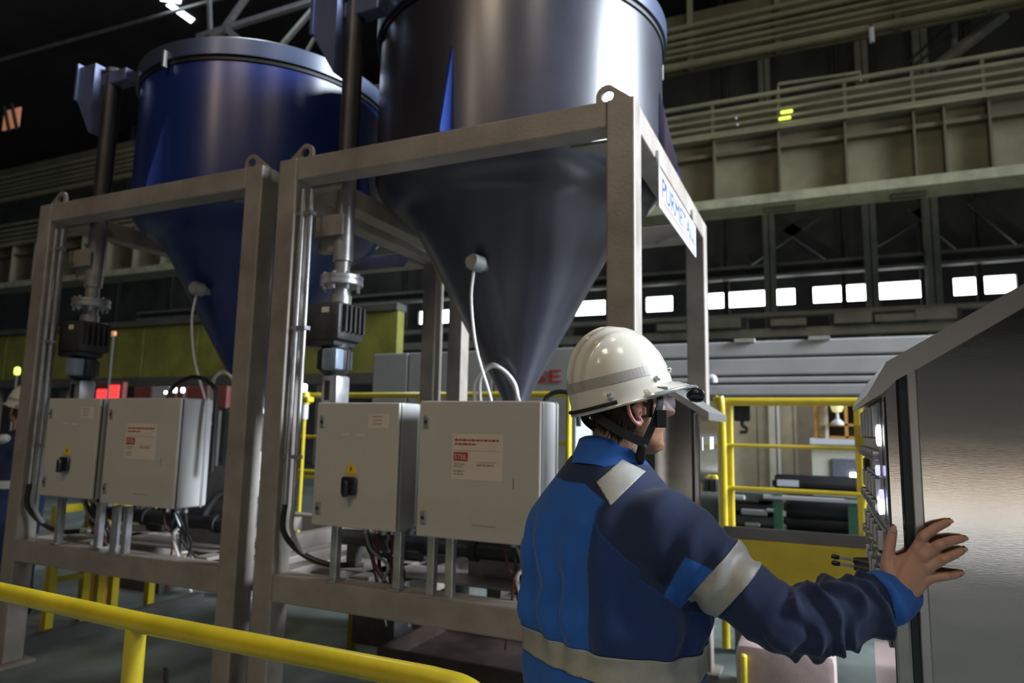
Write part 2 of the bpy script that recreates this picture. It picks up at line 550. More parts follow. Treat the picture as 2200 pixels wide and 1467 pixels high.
# walkway rails on the girder
wr = thing('girder_handrail', 'stacked olive handrails along the top of the crane girder', 'handrail', (0, GY - .3, 0))
for yy, r in ((176, .05), (196, .045), (214, .035), (232, .035), (249, .05)):
    z = zpx(1800, yy, GY - .3)
    obj('rail', MB().cyl((-34, 0, z), (10.5, 0, z), r, n=8), M_OLIVE, wr)
pm = mesh_of('post', MB().box(-.03, .03, -.02, .04, gt, zpx(1800, 176, GY - .3)), 0)
pm.materials.append(M_OLIVED)
for px_ in (1395, 1530, 1672, 1815, 1962, 2115, 1240, 1080, 700, 500, 2300):
    o = obj('post', pm, None, wr)
    o.location = (xpx(px_, 215, GY - .3), 0, 0)
obj('upper_loop', MB().tube([PY(1672, 200, GY - .3) - np.array([0, GY - .3, 0]), PY(1672, 181, GY - .3) - np.array([0, GY - .3, 0]), PY(1848, 156, GY - .3) - np.array([0, GY - .3, 0]), PY(1848, 176, GY - .3) - np.array([0, GY - .3, 0])], .035, 8), M_OLIVE, wr)
obj('back_sheet', MB().box(-34, 10.5, .42, .46, gt, zpx(1800, 190, GY)), M_OLIVED, wr, 0)

# upper crane track with pipe lines
ut = thing('upper_pipe_rack', 'row of parallel olive pipes below the hall roof', 'pipe rack', (0, 15.0, 0))
for yy, r in ((5, .06), (22, .045), (38, .05), (52, .04), (75, .09), (-14, .06)):
    z = zpx(1800, yy, 15)
    obj('pipe', MB().cyl((-34, 0, z), (11, 0, z), r, n=8), M_OLIVE, ut)
obj('backing', MB().box(-34, 11, .25, .3, zpx(1800, 80, 15), zpx(1800, -60, 15)), M_OLIVED, ut, 0)
for px_ in (1930, 1670, 1480, 2130):
    x = xpx(px_, 40, 15)
    obj('hanger', MB().box(x - .06, x + .06, .1, .2, zpx(1800, 80, 15), HZ), M_OLIVE, ut, 0)
tr = thing('roof_strut', 'pale diagonal roof strut rising from the girder walkway', 'strut', (0, 16, 0))
for (a, b, c, d, r) in ((2005, 150, 2158, 30, .13), (2052, 115, 2050, 52, .06)):
    p, q = PY(a, b, 16), PY(c, d, 16)
    obj('bar', MB().cyl((p[0], 0, p[2]), (q[0], 0, q[2]), r, n=8), M_STEELCOL, tr)
for (a, b, c, d) in ((1943, 140, 2040, 55), (1965, 140, 2085, 45)):
    p, q = PY(a, b, 16), PY(c, d, 16)
    obj('rod', MB().cyl((p[0], 0, p[2]), (q[0], 0, q[2]), .035, n=8), M_STEELDK, tr)
lamp = thing('hanging_lamp', 'small white lamp hanging under the upper pipes', 'lamp', PY(1872, 60, 14.9))
obj('tube_body', MB().cyl((0, 0, -.32), (0, 0, .0), .05, n=12), M_WHITE, lamp)
obj('hanger_rod', MB().cyl((0, 0, 0), (0, 0, .14), .02, n=8), M_STEELDK, lamp)
for i, (a, b, lab) in enumerate(((1690, 240, 'upper yellow-green glow lamp on the girder walkway'), (1686, 254, 'lower yellow-green glow lamp on the girder walkway'))):
    p = PY(a, b, 13.6)
    o = obj('lamp', MB().bbox(-.11, .11, -.04, .04, -.022, .022, .015), M_YL, wr, 35, (p[0], p[1] - GY + .3, p[2]))
    o['label'] = lab
for i, (a, b, lab) in enumerate(((1581, 254, 'upper tiny white lamp on the girder walkway'), (1584, 268, 'lower tiny white lamp on the girder walkway'))):
    p = PY(a, b, 13.6)
    o = obj('lamp', MB().lathe([(0, -.028), (.022, -.018), (.028, 0), (.022, .018), (0, .028)], n=12), M_WHITE, wr, 35, (p[0], p[1] - GY + .3, p[2]))
    o['label'] = lab

# roof at the upper left: skylight, trusses
sk = MB()
p0, p1, p2, p3 = PZ(330, -40, HZ - .02), PZ(460, -40, HZ - .02), PZ(420, 22, HZ - .02), PZ(372, 6, HZ - .02)
for i, quad in enumerate((((335, -60), (400, -60), (388, 8), (345, 2)), ((357, 12), (368, 8), (418, 42), (410, 50)))):
    pts = [PZ(a, b, HZ - .03) for a, b in quad]
    s_ = MB().add([tuple(p) for p in pts] + [(p[0], p[1], p[2] + .03) for p in pts], [(0, 1, 2, 3), (7, 6, 5, 4), (0, 4, 5, 1), (1, 5, 6, 2), (2, 6, 7, 3), (3, 7, 4, 0)])
    struct('window_%d' % (30 + i), s_, M_SKYL)
rt = thing('roof_truss', 'pale grey roof truss bars behind the left blue hopper', 'truss', (0, 0, 0))
for (a, b, c, d, w_, Yd) in ((425, 80, 1000, -100, .14, 13.4), (478, 66, 640, -160, .14, 13.4), (452, 74, 440, -260, .10, 13.4), (455, 82, 486, 62, .16, 13.4), (486, 62, 512, 84, .16, 13.4), (590, 115, 780, -104, .12, 15), (-400, 240, 1000, -150, .09, 16), (-400, 120, 700, -190, .07, 16), (780, -104, 620, 180, .08, 16)):
    obj('bar', MB().beam(PY(a, b, Yd), PY(c, d, Yd), w_, w_), M_PIPE if Yd == 13.4 else M_STEELCOL, rt, 0)
p = PY(24, 255, 16)
ol = thing('orange_lit_opening', 'small orange-lit opening high in the dark roof at far left', 'opening', p)
obj('pane', MB().box(-.55, .55, 0, .05, -.42, .42), M_OL, ol, 0)
for k in (-.2, .32):
    obj('bar', MB().beam((k - .3, -.05, .6), (k + .25, -.05, -.55), .1, .1), M_STEELDK, ol, 0)

# ------------------------------------------------------------------ left bay background
ob = thing('olive_machine_beam', 'yellow-green painted machine beam seen through the left frame', 'beam', (0, 10.0, 0))
x0, x1 = xpx(-60, 760, 10), xpx(860, 760, 10)
za, zb = zpx(330, 812, 10), zpx(330, 702, 10)
n = 8
for k in range(n):
    a, b = x0 + (x1 - x0) * k / n, x0 + (x1 - x0) * (k + 1) / n
    obj('panel', MB().bbox(a + .01, b - .01, -.1, .1, za, zb, .015), M_GREENOLIVE, ob, 0)
obj('lower_rail', MB().box(x0, x1, -.16, .14, za - .18, za), M_STEELDK, ob, 0)
obj('upper_rail', MB().box(x0, x1, -.16, .14, zb, zb + .12), M_STEELDK, ob, 0)
for k in range(5):
    a = x0 + (x1 - x0) * (k + .5) / 5
    obj('leg', MB().box(a - .12, a + .12, -.06, .06, 0, za - .18), M_STEELDK, ob, 0)
rd = thing('red_display', 'glowing red display behind the left switch boxes', 'display', PY(236, 838, 9.0))
obj('housing', MB().bbox(-.38, .38, .0, .1, -.2, .16, .02), M_REDD, rd, 0)
obj('screen', MB().box(-.36, .02, -.02, .0, -.17, .02), M_REDL, rd, 0)
obj('beacon', MB().box(.0, .28, -.03, .0, -.17, .1), M_REDL, rd, 0)
obj('stand', MB().box(-.05, .05, .02, .08, -PY(236, 838, 9.0)[2], -.18), M_STEELDK, rd, 0)
rp = thing('red_machine_panel', 'dull red machine panel behind the left switch boxes', 'panel', PY(360, 848, 9.2))
for k in range(5):
    obj('panel', MB().bbox(-.95 + k * .5, -.47 + k * .5, 0, .1, -.25, .16, .012), M_REDD if k != 1 else M_WALLGREY, rp, 0)
for s in (-.8, 1.3):
    obj('leg', MB().box(s - .05, s + .05, .02, .08, -PY(360, 848, 9.2)[2], -.24), M_STEELDK, rp, 0)
for i, (a, b, lab) in enumerate(((376, 838, 'left one of two small white lights behind left frame'), (393, 838, 'right one of two small white lights behind left frame'), (356, 843, 'tiny white light left of the paired lights'), (653, 833, 'white light above the small yellow beacon post'))):
    r = .035 if i != 2 else .02
    p = PY(a, b, 8.5 if i < 3 else 5.85)
    o = thing('work_light', lab, 'light', (p[0], p[1], 0))
    obj('lens', MB().bbox(-r, r, -.02, .02, p[2] - r * 1.2, p[2] + r * 1.2, r * .5), M_WL, o)
    obj('pole', MB().cyl((0, .03, 0), (0, .03, p[2]), .015, n=8), M_STEELDK, o)
p = PY(37, 797, 8.5)
gl_ = thing('green_lamp', 'bright yellow-green lamp at the far left edge', 'lamp', (p[0], p[1], 0))
obj('bulb', MB().lathe([(0, p[2] - .09), (.05, p[2] - .07), (.06, p[2]), (.05, p[2] + .07), (0, p[2] + .09)], n=14), M_YL, gl_)
obj('pole', MB().cyl((0, 0, 0), (0, 0, p[2] - .07), .02, n=8), M_STEELDK, gl_)
p = PY(242, 717, 8.5)
or_ = thing('orange_glint', 'small glowing block as an orange reflection beside the left gearmotor', 'lamp', (p[0], p[1], 0))  # orange reflection built as a glowing block on an added pole
obj('lens', MB().bbox(-.09, .09, -.03, .03, p[2] - .05, p[2] + .05, .03), M_OL, or_)
obj('pole', MB().cyl((0, .02, 0), (0, .02, p[2]), .02, n=8), M_STEELDK, or_)

# ------------------------------------------------------------------ grey machine house with red letters and ribbed gantry
mh = thing('machine_cabinet', 'light grey machine cabinet with red letters behind right frame', 'cabinet', (0, 6.7, 0))
x0, x1 = xpx(800, 800, 6.7), xpx(1240, 800, 6.7)
z1 = zpx(1000, 754, 6.7)
cuts = [800, 876, 940, 1060, 1240]
for a, b in zip(cuts[:-1], cuts[1:]):
    obj('door', MB().bbox(xpx(a, 800, 6.7) + .006, xpx(b, 800, 6.7) - .006, 0, .04, .15, z1, .012), M_WALLGREY, mh, 0)
obj('body', MB().box(x0 + .01, x1 - .01, .04, .55, .1, z1 - .02), M_WALLGREY, mh, 0)
obj('plinth', MB().box(x0 + .03, x1 - .03, .02, .5, 0, .1), M_STEELDK, mh, 0)
tm = text_mesh('SE', .19, .004)
tm.transform(Matrix.Rotation(R_(90), 4, 'X'))
tm.transform(Matrix.Scale(.32 / max(v.co.x for v in tm.vertices), 4, (1, 0, 0)))
lt = obj('lettering', tm, M_RED, mh)
lt.location = (xpx(1146, 822, 6.7), -.008, zpx(1136, 822, 6.7))
lt['label'] = 'red capital letters'
GYr = 9.0
gr = thing('ribbed_gantry', 'pale grey ribbed gantry wall behind the yellow walkway railing', 'gantry', (0, GYr, 0))
x0, x1 = xpx(1240, 790, GYr), 6.5
rows = [(733, 766), (770, 806), (810, 822), (826, 850)]
for (a, b) in rows:
    obj('panel', MB().bbox(x0, x1, 0, .12, zpx(1600, b, GYr), zpx(1600, a, GYr), .02), M_WALLGREY, gr, 0)
obj('backing', MB().box(x0, x1, .12, .2, zpx(1600, 850, GYr), zpx(1600, 733, GYr)), M_STEELDK, gr, 0)
obj('shade_lip', MB().box(x0, x1, -.05, .3, zpx(1600, 858, GYr), zpx(1600, 850, GYr)), M_STEELDK, gr, 0)
for px_ in (1760, 1600, 2130):
    x = xpx(px_, 730, GYr)
    obj('cap', MB().box(x - .12, x + .12, -.06, .1, zpx(1600, 736, GYr), zpx(1600, 728, GYr)), M_STEELCOL, gr, 0)
for x in (x0 + .2, 6.0):
    obj('leg', MB().box(x - .12, x + .12, .0, .2, 0, zpx(1600, 850, GYr)), M_STEELDK, gr, 0)
obj('elbow_pipe', MB().tube(bez([PY(1524, 812, 8.9) - np.array([0, GYr, 0]), PY(1532, 812, 8.9) - np.array([0, GYr, 0]), PY(1534, 822, 8.9) - np.array([0, GYr, 0])]), .045, 10), M_CABLEW, gr)

# ------------------------------------------------------------------ things seen under the gantry, through the walkway railing
BY = 16.0
pw = thing('partition_wall', 'worn beige partition wall seen through the walkway railing', 'wall panel', (0, BY, 0))
x0, x1 = xpx(1480, 950, BY), xpx(1960, 950, BY)
M_BEIGE = mat('worn_beige_wall', (0.36, 0.34, 0.28), 0.7, 0, 0.35, 1.1, col2=(0.46, 0.44, 0.37))
nn = 6
for k in range(nn):
    a, b = x0 + (x1 - x0) * k / nn, x0 + (x1 - x0) * (k + 1) / nn
    obj('panel', MB().box(a + .01, b - .01, 0, .1, 0, 3.2), M_BEIGE, pw, 0)
for px_, w_, mt in ((1662, .16, M_STEELCOL), (1672, .08, M_WALLGREY), (1737, .42, mat('brown_column', (.10, .085, .065), .7)), (1565, .1, M_STEELCOL)):
    x = xpx(px_, 950, BY - .3)
    obj('post', MB().box(x - w_ / 2, x + w_ / 2, -.4, -.2, 0, 3.2), mt, pw, 0)
hk = thing('hanging_hook', 'dark crane hook block hanging from the ribbed gantry', 'hook', PY(1594, 876, 9.3))
hk.scale = (.62, .62, .62)
obj('block', MB().bbox(-.16, .16, -.1, .1, -.28, .3, .04), M_DARKMETAL, hk)
obj('hook', MB().tube(bez([(0, 0, -.26), (.0, 0, -.36), (.08, 0, -.42), (.06, 0, -.5), (-.05, 0, -.5)]), .035, 8), M_DARKMETAL, hk)
obj('wire', MB().cyl((0, 0, .3), (0, 0, .55), .025, n=6), M_DARKMETAL, hk)
cb = thing('site_cabin', 'cream site cabin with grey-blue window under orange racks', 'cabin', (0, 12.5, 0))
x0, x1 = xpx(1745, 1000, 12.5), xpx(1960, 1000, 12.5)
zt = zpx(1800, 955, 12.5)
obj('wall', MB().box(x0, x1, 0, 1.5, 0, zt), M_CREAM, cb, 0)
obj('roof', MB().box(x0 - .02, x1 + .1, -.12, 1.6, zt, zpx(1800, 943, 12.5)), M_WHITE, cb, 0)
wn = obj('window', MB().bbox(xpx(1787, 1000, 12.5), xpx(1846, 1000, 12.5), -.03, .02, zpx(1800, 1030, 12.5), zpx(1800, 985, 12.5), .01), mat('cabin_glass', (.16, .17, .2), .2), cb, 0)
obj('lamp', MB().bbox(xpx(1826, 1020, 12.5), xpx(1840, 1020, 12.5), -.07, -.03, zpx(1800, 1028, 12.5), zpx(1800, 1014, 12.5), .015), M_WL, cb, 0)
rk = thing('orange_rack', 'orange storage rack standing on the cream cabin', 'rack', (0, 12.9, 0))
zb = zpx(1800, 943, 12.9)
for px_ in (1752, 1776, 1818, 1856, 1882):
    x = xpx(px_, 900, 12.9)
    obj('upright', MB().box(x - .025, x + .025, 0, .05, zb, zpx(1800, 862, 12.9)), M_CREAM if px_ == 1776 else M_ORANGE, rk, 0)
for yy in (913, 940, 865):
    obj('shelf', MB().box(xpx(1778, 900, 12.9), xpx(1885, 900, 12.9), 0, .5, zpx(1800, yy + 2, 12.9), zpx(1800, yy - 3, 12.9)), M_ORANGE, rk, 0)
obj('back_mesh', MB().box(xpx(1778, 900, 12.9), xpx(1885, 900, 12.9), .52, .56, zb, zpx(1800, 862, 12.9)), M_STEELDK, rk, 0)
for i, (a, b, c, d, mt, lab) in enumerate(((1752, 868, 1774, 935, M_TAN, 'tall tan stack of goods at the left of the orange rack'), (1851, 868, 1876, 910, M_TAN, 'tan box at the right of the orange rack'))):
    xa, xb = xpx(a, 900, 13), xpx(c, 900, 13)
    o = tag(obj('goods_stack', MB().bbox(xa, xb, 13.0, 13.4, zpx(a, d, 13) - (.0 if i else .05), zpx(a, b, 13), .03), mt), lab, 'goods')
bulb = rk
bp_ = PY(1798, 874, 12.8) - np.array([0, 12.9, 0])
obj('globe_lamp', MB().lathe([(0, -.1), (.07, -.08), (.1, 0), (.07, .08), (0, .1)], n=14), mat('pale_globe', (.7, .68, .35), .4, emit=(.9, .85, .4), estr=.5), bulb).location = bp_
obj('drop_cup', MB().lathe([(.02, -.1), (.03, -.2), (.1, -.26), (.1, -.3), (0, -.3)], n=12), M_WHITE, bulb).location = bp_

# black rolls on a green rack
gk = thing('green_roll_rack', 'green rack carrying black rolls behind the walkway', 'rack', (0, 8.2, 0))
for px_ in (1672, 1832, 1960):
    x = xpx(px_, 1100, 8.2)
    obj('upright', MB().box(x - .045, x + .045, -.04, .04, 0, zpx(1700, 1062, 8.2)), M_GREEN, gk, 0)
obj('rail', MB().box(xpx(1640, 1070, 8.2), xpx(1990, 1070, 8.2), -.05, .05, zpx(1700, 1073, 8.2), zpx(1700, 1066, 8.2)), M_WALLGREY, gk, 0)
obj('lower_rail', MB().box(xpx(1640, 1070, 8.2), xpx(1990, 1070, 8.2), -.05, 1.0, .42, .5), M_GREEN, gk, 0)
for i, (a, b, yy, r, Yd, lab) in enumerate(((1665, 1960, 1038, .11, 8.7, 'long black roll lying on top of the green rack'), (1690, 1980, 1088, .14, 8.45, 'thick black roll at mid height on the green rack'), (1690, 1980, 1118, .13, 8.5, 'lowest black roll on the green rack'), (1632, 1668, 1088, .10, 8.6, 'short black roll end left of the green upright'), (1555, 1585, 1098, .12, 8.6, 'black roll end close to the railing corner post'))):
    p, q = PY(a, yy, Yd), PY(b, yy, Yd)
    rl = thing('black_roll', lab, 'roll', (p[0], Yd, p[2]))
    L = q[0] - p[0]
    obj('wrap', MB().tube([(0, 0, 0), (.03, 0, 0), (L - .03, 0, 0), (L, 0, 0)], [r * .85, r, r, r * .85], 18), M_ROLL, rl)
    obj('core', MB().tube([(-.03, 0, 0), (L + .03, 0, 0)], r * .35, 12), M_STEELDK, rl)
    if i == 0:
        obj('white_tag', MB().box(.03, .26, -r - .006, -r + .02, -.02, .05), M_WHITE, rl, 0)
for i, (a, b, c, d) in enumerate(((1592, 1648, 1093, 1105), (1645, 1668, 1093, 1100), (1600, 1632, 1122, 1130), (1640, 1668, 1063, 1070), (1555, 1600, 1062, 1072))):
    Yd = 8.3
    o = tag(obj('pale_offcut', MB().bbox(xpx(a, c, Yd), xpx(b, c, Yd), Yd, Yd + .3, zpx(a, d, Yd), zpx(a, c, Yd), .012), M_WALLGREY, None, 0),
            ['pale offcut slab left of the short black roll', 'small pale offcut beside the green upright', 'lowest pale offcut near the dark toe board', 'topmost pale offcut beside the green upright', 'pale offcut beside the railing corner post'][i], 'offcut')
ph = thing('offcut_stack', 'dark stack of pallets carrying pale offcuts behind railing', 'pallets', (0, 8.3, 0))
for k in range(7):
    obj('board', MB().box(xpx(1553, 1100, 8.3), xpx(1668, 1100, 8.3), .05, .6, .05 + k * .13, .13 + k * .13), M_ROLL if k % 2 else M_STEELDK, ph, 0)

# ------------------------------------------------------------------ raised walkway with yellow railing
WY = 5.3
wk = thing('raised_walkway', 'raised walkway with yellow edge beam and black toe board', 'walkway', (0, WY, 0))
wx0, wx1 = xpx(1556, 1200, WY), 2.2
zd = zpx(1700, 1166, WY)
obj('edge_beam', MB().bbox(wx0, wx1, 0, .08, zpx(1700, 1272, WY), zd, .008), M_YELLOWFLAT, wk, 0)
obj('toe_board', MB().box(wx0, wx1, .0, .02, zd + .002, zpx(1700, 1140, WY)), M_STEELDK, wk, 0)
obj('deck', MB().box(wx0, wx1, .08, .30, zd - .05, zd), M_STEELDK, wk, 0)
for x in (wx0 + .1, wx1 - .1):
    obj('leg', MB().box(x - .05, x + .05, .1, .2, 0, zd - .05), M_STEELDK, wk, 0)
rl = thing('walkway_railing', 'yellow tube railing standing on the raised walkway edge', 'railing', (0, WY + .06, 0))
ztop, zm1, zm2 = zpx(1700, 862, WY), zpx(1700, 960, WY), zpx(1700, 1056, WY)
xa = xpx(1550, 950, WY)
obj('top_rail', MB().tube(bez([(xa, -.02, 0.05), (xa, -.02, ztop - .12), (xa - .035, 0, ztop - .02), (xa - .0, .02, ztop), (xa + .2, .02, ztop), (2.2, .02, ztop)], 6), .030, 12), M_YELLOW, rl)
for z, r in ((zm1, .015), (zm2, .017)):
    obj('mid_rail', MB().cyl((xa, 0, z), (2.2, 0, z), r, n=10), M_YELLOW, rl)
for px_ in (1567, 1850):
    x = xpx(px_, 1000, WY)
    obj('post', MB().cyl((x, .02, zd + .05), (x, .02, ztop), .030 if px_ > 1600 else .024, n=12), M_YELLOW, rl)
obj('post', MB().cyl((1.7, .02, zd + .05), (1.7, .02, ztop), .026, n=12), M_YELLOW, rl)
obj('blank_plate', MB().bbox(xpx(1837, 940, WY), xpx(1890, 940, WY), -.06, -.03, zpx(1850, 963, WY), zpx(1850, 912, WY), .01), M_YELLOWFLAT, rl)['label'] = 'blank dull yellow plate'

# yellow railing behind the right frame
yr = thing('rear_railing', 'yellow railing seen between the boxes behind the right frame', 'railing', (0, 6.05, 0))
xa, xb = xpx(635, 900, 6.05), xpx(1222, 900, 6.05)
zt = zpx(740, 849, 6.05)
obj('top_rail', MB().cyl((xa, 0, zt), (xb, 0, zt), .03, n=10), M_YELLOW, yr)
for yy in (938, 1012, 1024):
    obj('mid_rail', MB().cyl((xa, 0, zpx(660, yy, 6.05)), (xb, 0, zpx(660, yy, 6.05)), .02, n=10), M_YELLOW, yr)
for x in (xa, xb, (xa + xb) / 2):
    obj('post', MB().cyl((x, 0, 0), (x, 0, zt), .028, n=12), M_YELLOW, yr)
bc = thing('beacon_post', 'small yellow beacon post behind the right frame conduits', 'beacon', PY(655, 880, 5.8) * np.array([1, 1, 0]))
z_ = zpx(655, 880, 5.8)
obj('pole', MB().cyl((0, 0, 0), (0, 0, z_ - .1), .02, n=10), M_YELLOW, bc)
obj('white_section', MB().cyl((0, 0, z_ - .1), (0, 0, z_ + .06), .035, n=12), M_WHITE, bc)
obj('head', MB().bbox(-.06, .08, -.05, .05, z_ + .08, z_ + .14, .015), M_YELLOW, bc)
obj('cap', MB().lathe([(0, z_ + .2), (.035, z_ + .19), (.05, z_ + .14), (.05, z_ + .06)], n=12), M_YELLOW, bc)

# yellow barrier beyond the left frame
yb = thing('yellow_barrier', 'yellow steel barrier standing beyond the left hopper frame', 'barrier', (-5.16, 0, 0))
for k, Yp in enumerate((3.32, 3.58, 3.70, 3.82, 4.15)):
    obj('post', MB().bbox(-.03, .03, Yp - .03, Yp + .03, 0, .9, .006), M_YELLOW, yb, 0)
obj('top_rail', MB().bbox(-.03, .03, 3.29, 4.4, .90, .96, .006), M_YELLOW, yb, 0)
obj('brace', MB().beam((0, 3.34, .62), (0, 3.60, .54), .04, .09), M_YELLOW, yb, 0)
obj('mid_rail', MB().bbox(-.02, .02, 3.3, 4.4, .40, .44, .006), M_YELLOWFLAT, yb, 0)
struct('trim_40', MB().box(-5.12, -5.03, 3.05, 4.6, 0, .09), M_STEELDK)
ob2 = tag(obj('orange_box', MB().bbox(-5.62, -5.46, 3.86, 4.02, .0, .60, .02), M_ORANGE), 'small orange box behind the yellow barrier', 'box')

# ================================================================== hopper frames
FX, FY = -2.78, 2.856           # front-left foot of the right frame
FW, FD, FH, FT = 2.065, 2.12, 3.08, 0.13
OFF = -2.19                     # the left frame stands this far along x


def lug_mesh(flip=1):
    """lifting eye: a plate with a hole"""
    n = 24
    outer, inner = [], []
    for k in range(n):
        a = 2 * math.pi * k / n
        c, s = math.cos(a), math.sin(a)
        inner.append((.135 + .03 * c, .048 + .03 * s))
        if s >= 0:
            x, z = .135 + .055 * c, .048 + .055 * s
            if c < -.25:
                t = min(1, (-c - .25) / .75)
                x, z = .121 - .116 * t, .101 - .092 * t
        else:
            x, z = .135 + (.055 * c if c > 0 else .13 * c), 0.0
        outer.append((x, z))
    mb = MB()
    vs = []
    for y in (0.0, .02):
        vs += [(p[0] * flip, y, p[1]) for p in outer] + [(p[0] * flip, y, p[1]) for p in inner]
    fs = []
    for k in range(n):
        j = (k + 1) % n
        fs.append((k, j, n + j, n + k))
        fs.append((2 * n + k, 3 * n + k, 3 * n + j, 2 * n + j))
        fs.append((k, 2 * n + k, 2 * n + j, j))
        fs.append((n + k, n + j, 3 * n + j, 3 * n + k))
    return mb.add(vs, fs)


def make_frame(label):
    root = thing('hopper_frame', label, 'frame', (FX, FY, 0), 0, 'hopper frames')
    for (x, y) in ((0, 0), (FW - FT, 0), (0, FD - FT), (FW - FT, FD - FT)):
        obj('post', MB().bbox(x, x + FT, y, y + FT, .02, FH, .008), M_FRAME, root, 0)
        obj('base_plate', MB().box(x - .05, x + FT + .05, y - .05, y + FT + .05, 0, .02), M_FRAME, root, 0)
    for y in (0, FD - FT):
        obj('top_beam', MB().bbox(FT, FW - FT, y + .001, y + FT - .001, FH - FT, FH - .001, .008), M_FRAME, root, 0)
        obj('lower_beam', MB().bbox(FT, FW - FT, y + .002, y + FT - .001, .662, .80, .008), M_FRAME, root, 0)
    for x in (0, FW - FT):
        obj('top_beam', MB().bbox(x + .001, x + FT - .001, FT, FD - FT, FH - FT, FH - .001, .008), M_FRAME, root, 0)
        obj('lower_beam', MB().bbox(x + .001, x + FT - .001, FT, FD - FT, .662, .80, .008), M_FRAME, root, 0)
    lm, lmf = mesh_of('lifting_lug', lug_mesh(1), 0), mesh_of('lifting_lug', lug_mesh(-1), 0)
    lm.materials.append(M_FRAME)
    lmf.materials.append(M_FRAME)
    for (x, y, mm) in ((.005, .05, lm), (FW - .005, .05, lmf), (.005, FD - .08, lm), (FW - .005, FD - .08, lmf)):
        o = obj('lifting_lug', mm, None, root)
        o.location = (x, y, FH - .002)
    # corner gussets under the hopper seat
    for (x, y, sx, sy) in ((FT, FT, 1, 1), (FW - FT, FT, -1, 1), (FT, FD - FT, 1, -1), (FW - FT, FD - FT, -1, -1)):
        obj('gusset', MB().prism([(x, y), (x + .22 * sx, y), (x, y + .22 * sy)], 2, FH - FT - .015, FH - FT), M_FRAME, root, 0)
    obj('bracket', MB().box(FT, .34, .16, .175, FH - .42, FH - .30), M_FRAME, root, 0)
    # cable conduits down the inner side of the front-left post, with hoses at their feet
    for k, (cx_, cy_, r) in enumerate(((FT + .03, .035, .016), (FT + .075, .05, .013))):
        obj('conduit', MB().cyl((cx_, cy_, 1.16), (cx_, cy_, FH - FT - .05), r, n=12), M_GALV, root)
        pts = [(cx_, cy_, 1.17), (cx_ + .0, cy_, 1.02), (cx_ + .08, cy_ + .05, .91 - .03 * k), (cx_ + .24, cy_ + .08, .86), (cx_ + .40, cy_ + .1, .87)]
        obj('hose', MB().tube(bez(pts, 8), r * .95, 10), M_CABLEG if k else M_CABLE, root)
    for z in (1.4, 2.1, 2.75):
        obj('conduit_clip', MB().box(FT, FT + .1, .025, .07, z, z + .02), M_GALV, root, 0)
    # cross members on the lower ring
    for x in (.70, 1.35):
        obj('cross_member', MB().box(x, x + .08, FT, FD - FT, .67, .78), M_FRAME, root, 0)
    return root


fr_r = make_frame('right steel hopper frame, carrying the white nameplate on its side')
fr_l = copy_tree(fr_r, None, (FX + OFF, FY, 0))
fr_l['label'] = 'left steel hopper frame, nearer the dark side of the hall'

# nameplate
sg = thing('name_sign', 'white nameplate with blue lettering on the right frame side', 'sign', (-.702, 3.27, 2.69))
obj('plate', MB().bbox(0, .008, 0, 1.09, 0, .205, .003), M_WHITE, sg, 0)
tm = text_mesh('PURMETALL', .15, .001)
wd_ = max(v.co.x for v in tm.vertices)
tm.transform(Matrix.Scale(1.0 / wd_, 4, (1, 0, 0)))
tm.transform(Matrix.Rotation(R_(90), 4, 'Z') @ Matrix.Rotation(R_(90), 4, 'X'))
t_ = obj('lettering', tm, M_BLUEPRINT, sg)
t_.location = (.0095, .05, .068)
obj('red_line', MB().box(.008, .0095, .10, .95, .040, .050), M_RED, sg, 0)
for y in (.04, 1.05):
    obj('hanger', MB().box(-.012, .0, y - .02, y + .02, .15, .30), M_GALV, sg, 0)

# ================================================================== hoppers
CX, CY = FX + FW / 2, FY + FD / 2
CONE_Z0, CONE_Z1, CR, OR = 1.76, 3.33, .92, .078


def cone_hit(px_, py_):
    d = ray(px_, py_)
    for k in range(2000):
        t = 2.5 + k * .0015
        p = CAM + d * t
        if CONE_Z0 < p[2] < CONE_Z1:
            rr = OR + (CR - OR) * (p[2] - CONE_Z0) / (CONE_Z1 - CONE_Z0)
            if math.hypot(p[0] - CX, p[1] - CY) <= rr:
                return p
    return P(px_, py_, 3.6)


